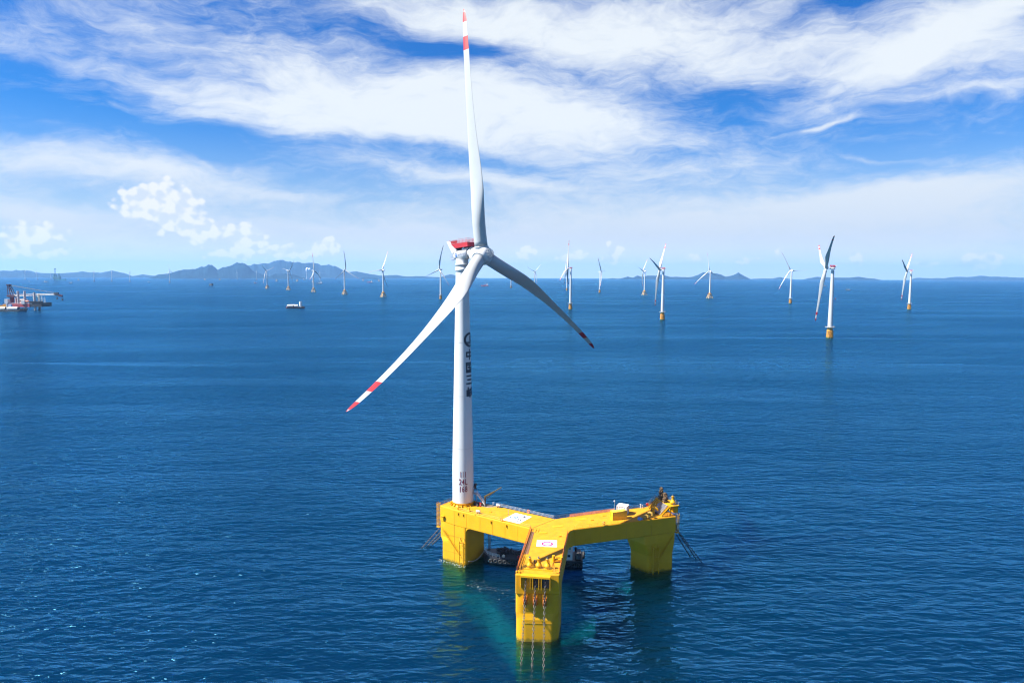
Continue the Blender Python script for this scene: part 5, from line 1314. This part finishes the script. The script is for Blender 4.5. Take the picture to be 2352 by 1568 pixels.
def blade_barge():
    p = sea_pt(50, 1245); sc = p.y/2730.667*.2551
    t = thing('cargo_barge', 'low dark barge with long white tower sections in front of the jack-up vessel', 'barge', p, 0)
    X = lambda zx: (zx-196)*sc
    Z = lambda zy: (958-zy)*sc
    b = MB().use(DRK); b.loft([[(x, -w_, -1), (x, -w_, zt), (x, w_, zt), (x, w_, -1)] for x, w_, zt in ((X(-80), 9, 3.2), (X(330), 9, 3.2), (X(385), 7, 4.2), (X(412), 2, 5))], smooth=False); b.build('hull', t)
    for x0, x1, mt in ((0, 103, CREAM), (140, 298, WHT), (-90, -8, WHT)):
        b = MB().use(mt); l = X(x1)-X(x0); M = Matrix.Rotation(pi/2, 3, 'Y'); b.lathe((X(x0), -3, 7.3), [(3.2, 0), (3.7, l*.2), (3.9, l)], 22, M=M); b.use(DRK).lathe((X(x1)+.02, -3, 7.3), [(3.3, 0), (3.3, .1)], 16, M=M); b.build('tower_section', t)
    MB().use(WHT).tube((X(125), -2, 3), (X(125), -2, Z(832)), 1.7, n=12).build('post', t)
    b = MB().use(mat('pale_blue_cover', (.35, .42, .6), .7)); b.box((X(150), 4, 11), (7, 5, 14)); b.build('cover', t)
    b = MB().use(OCH); b.box((X(40), 6, 11), (22, 6, 8)); b.box((X(60), 6, 16), (9, 5, 4)); b.build('winch', t)
    b = MB().use(DRK)
    for i in range(8): b.box((X(315)+i*2.6, -1+1.5*(i % 2), 5.5), (2.2, 3, 3+1.2*(i % 3)))
    b.build('deck_gear', t)
blade_barge()
# green crane ship far left
def crane_ship():
    p = sea_pt(238, 1121); sc = p.y/2730.667*.2551
    t = thing('crane_ship', 'distant green jack-up crane ship with a tall upright boom near the left turbines', 'ship', p, 0)
    X = lambda zx: (zx-935)*sc
    Z = lambda zy: (472-zy)*sc
    FT = mat('dark_green_steel', (.035, .12, .12), .6, var=.2, vscale=.02)
    b = MB().use(TEAL); b.loft([[(x, -18, -2), (x, -20, zt), (x, 20, zt), (x, 18, -2)] for x, zt in ((X(893), Z(458)), (X(1000), Z(458)), (X(1032), Z(452)))], smooth=False); b.build('hull', t)
    b = MB().use(FT); b.box((X(890), 10, Z(436)), (X(950)-X(840), 40, Z(420)-Z(450)))
    b.build('platform', t)
    for zx, zt in ((855, 372), (892, 388), (930, 368), (945, 400)):
        MB().use(FT).tube((X(zx), 0, -5), (X(zx), 0, Z(zt)), 9, n=10).build('jack_leg', t)
    b = MB().use(FT)
    for d in (-6, 6): b.tube((X(872)+d, 0, Z(415)), (X(874)+d*.6, 0, Z(292)), 2.2, n=6)
    for i in range(10): z = Z(410)+i*(Z(295)-Z(410))/10; b.tube((X(872)-6, 0, z), (X(873)+6, 0, z+14), 1.4, n=5); b.tube((X(872)+6, 0, z), (X(873)-6, 0, z+14), 1.4, n=5)
    b.box((X(876), 0, Z(296)), (16, 10, 18)); b.build('crane_boom', t)
crane_ship()
# chimneys with smoke on the far shore
SMK = mat('chimney_smoke', (.85, .86, .88), 1, var=.05)
for i, (px, zt, lab) in enumerate(((1226, 27, 'thin power station chimney on the far shore, left of two'), (1231.6, 26, 'thin power station chimney on the far shore, right of two'))):
    d = px_dir(px, 1100); az = atan2(d.x, d.y); D = 16600; x, y = D*sin(az), D*cos(az); z = drop(x, y)
    h = zt*D/2730.667
    b = MB().use(mat('pale_concrete', (.5, .5, .5), .8)); b.lathe((0, 0, -5), [(7, 0), (5, h*.6), (4, h+5)], 14)
    tag(b.build('chimney', None, Matrix.Translation((x, y, z))), lab, 'chimney', 'two chimneys on the far shore')
    b = MB().use(SMK)
    for k in range(9):
        f = k/8; r = 9+22*f; cx_, cz = 12*f+(28 if i else 6)*f*f, h+12+52*f
        vs = []
        b.lathe((cx_, 0, cz), [(.1, -r), (r*.7, -r*.7), (r, 0), (r*.75, r*.7), (.1, r)], 12)
    tag(b.build('smoke', None, Matrix.Translation((x, y, z))), 'white smoke plume rising from a chimney on the far shore', 'smoke', kind='stuff')

# ------------------------------------------------------------------ haze
hm = bpy.data.materials.new('haze_air'); hm.use_nodes = True; t = NT(hm.node_tree); t.n.clear()
out = t.n.new('ShaderNodeOutputMaterial'); pv = t.n.new('ShaderNodeVolumePrincipled')
pv.inputs['Color'].default_value = (.24, .48, .86, 1); pv.inputs['Density'].default_value = 2.4e-5; pv.inputs['Anisotropy'].default_value = .1
t.link(pv.outputs[0], out.inputs['Volume'])
hb = MB().use(hm).box((0, 0, (750-240)/2), (84000, 84000, 750+240)).build('haze')
tag(hb, 'thin blue haze over the whole sea', 'haze', kind='stuff')
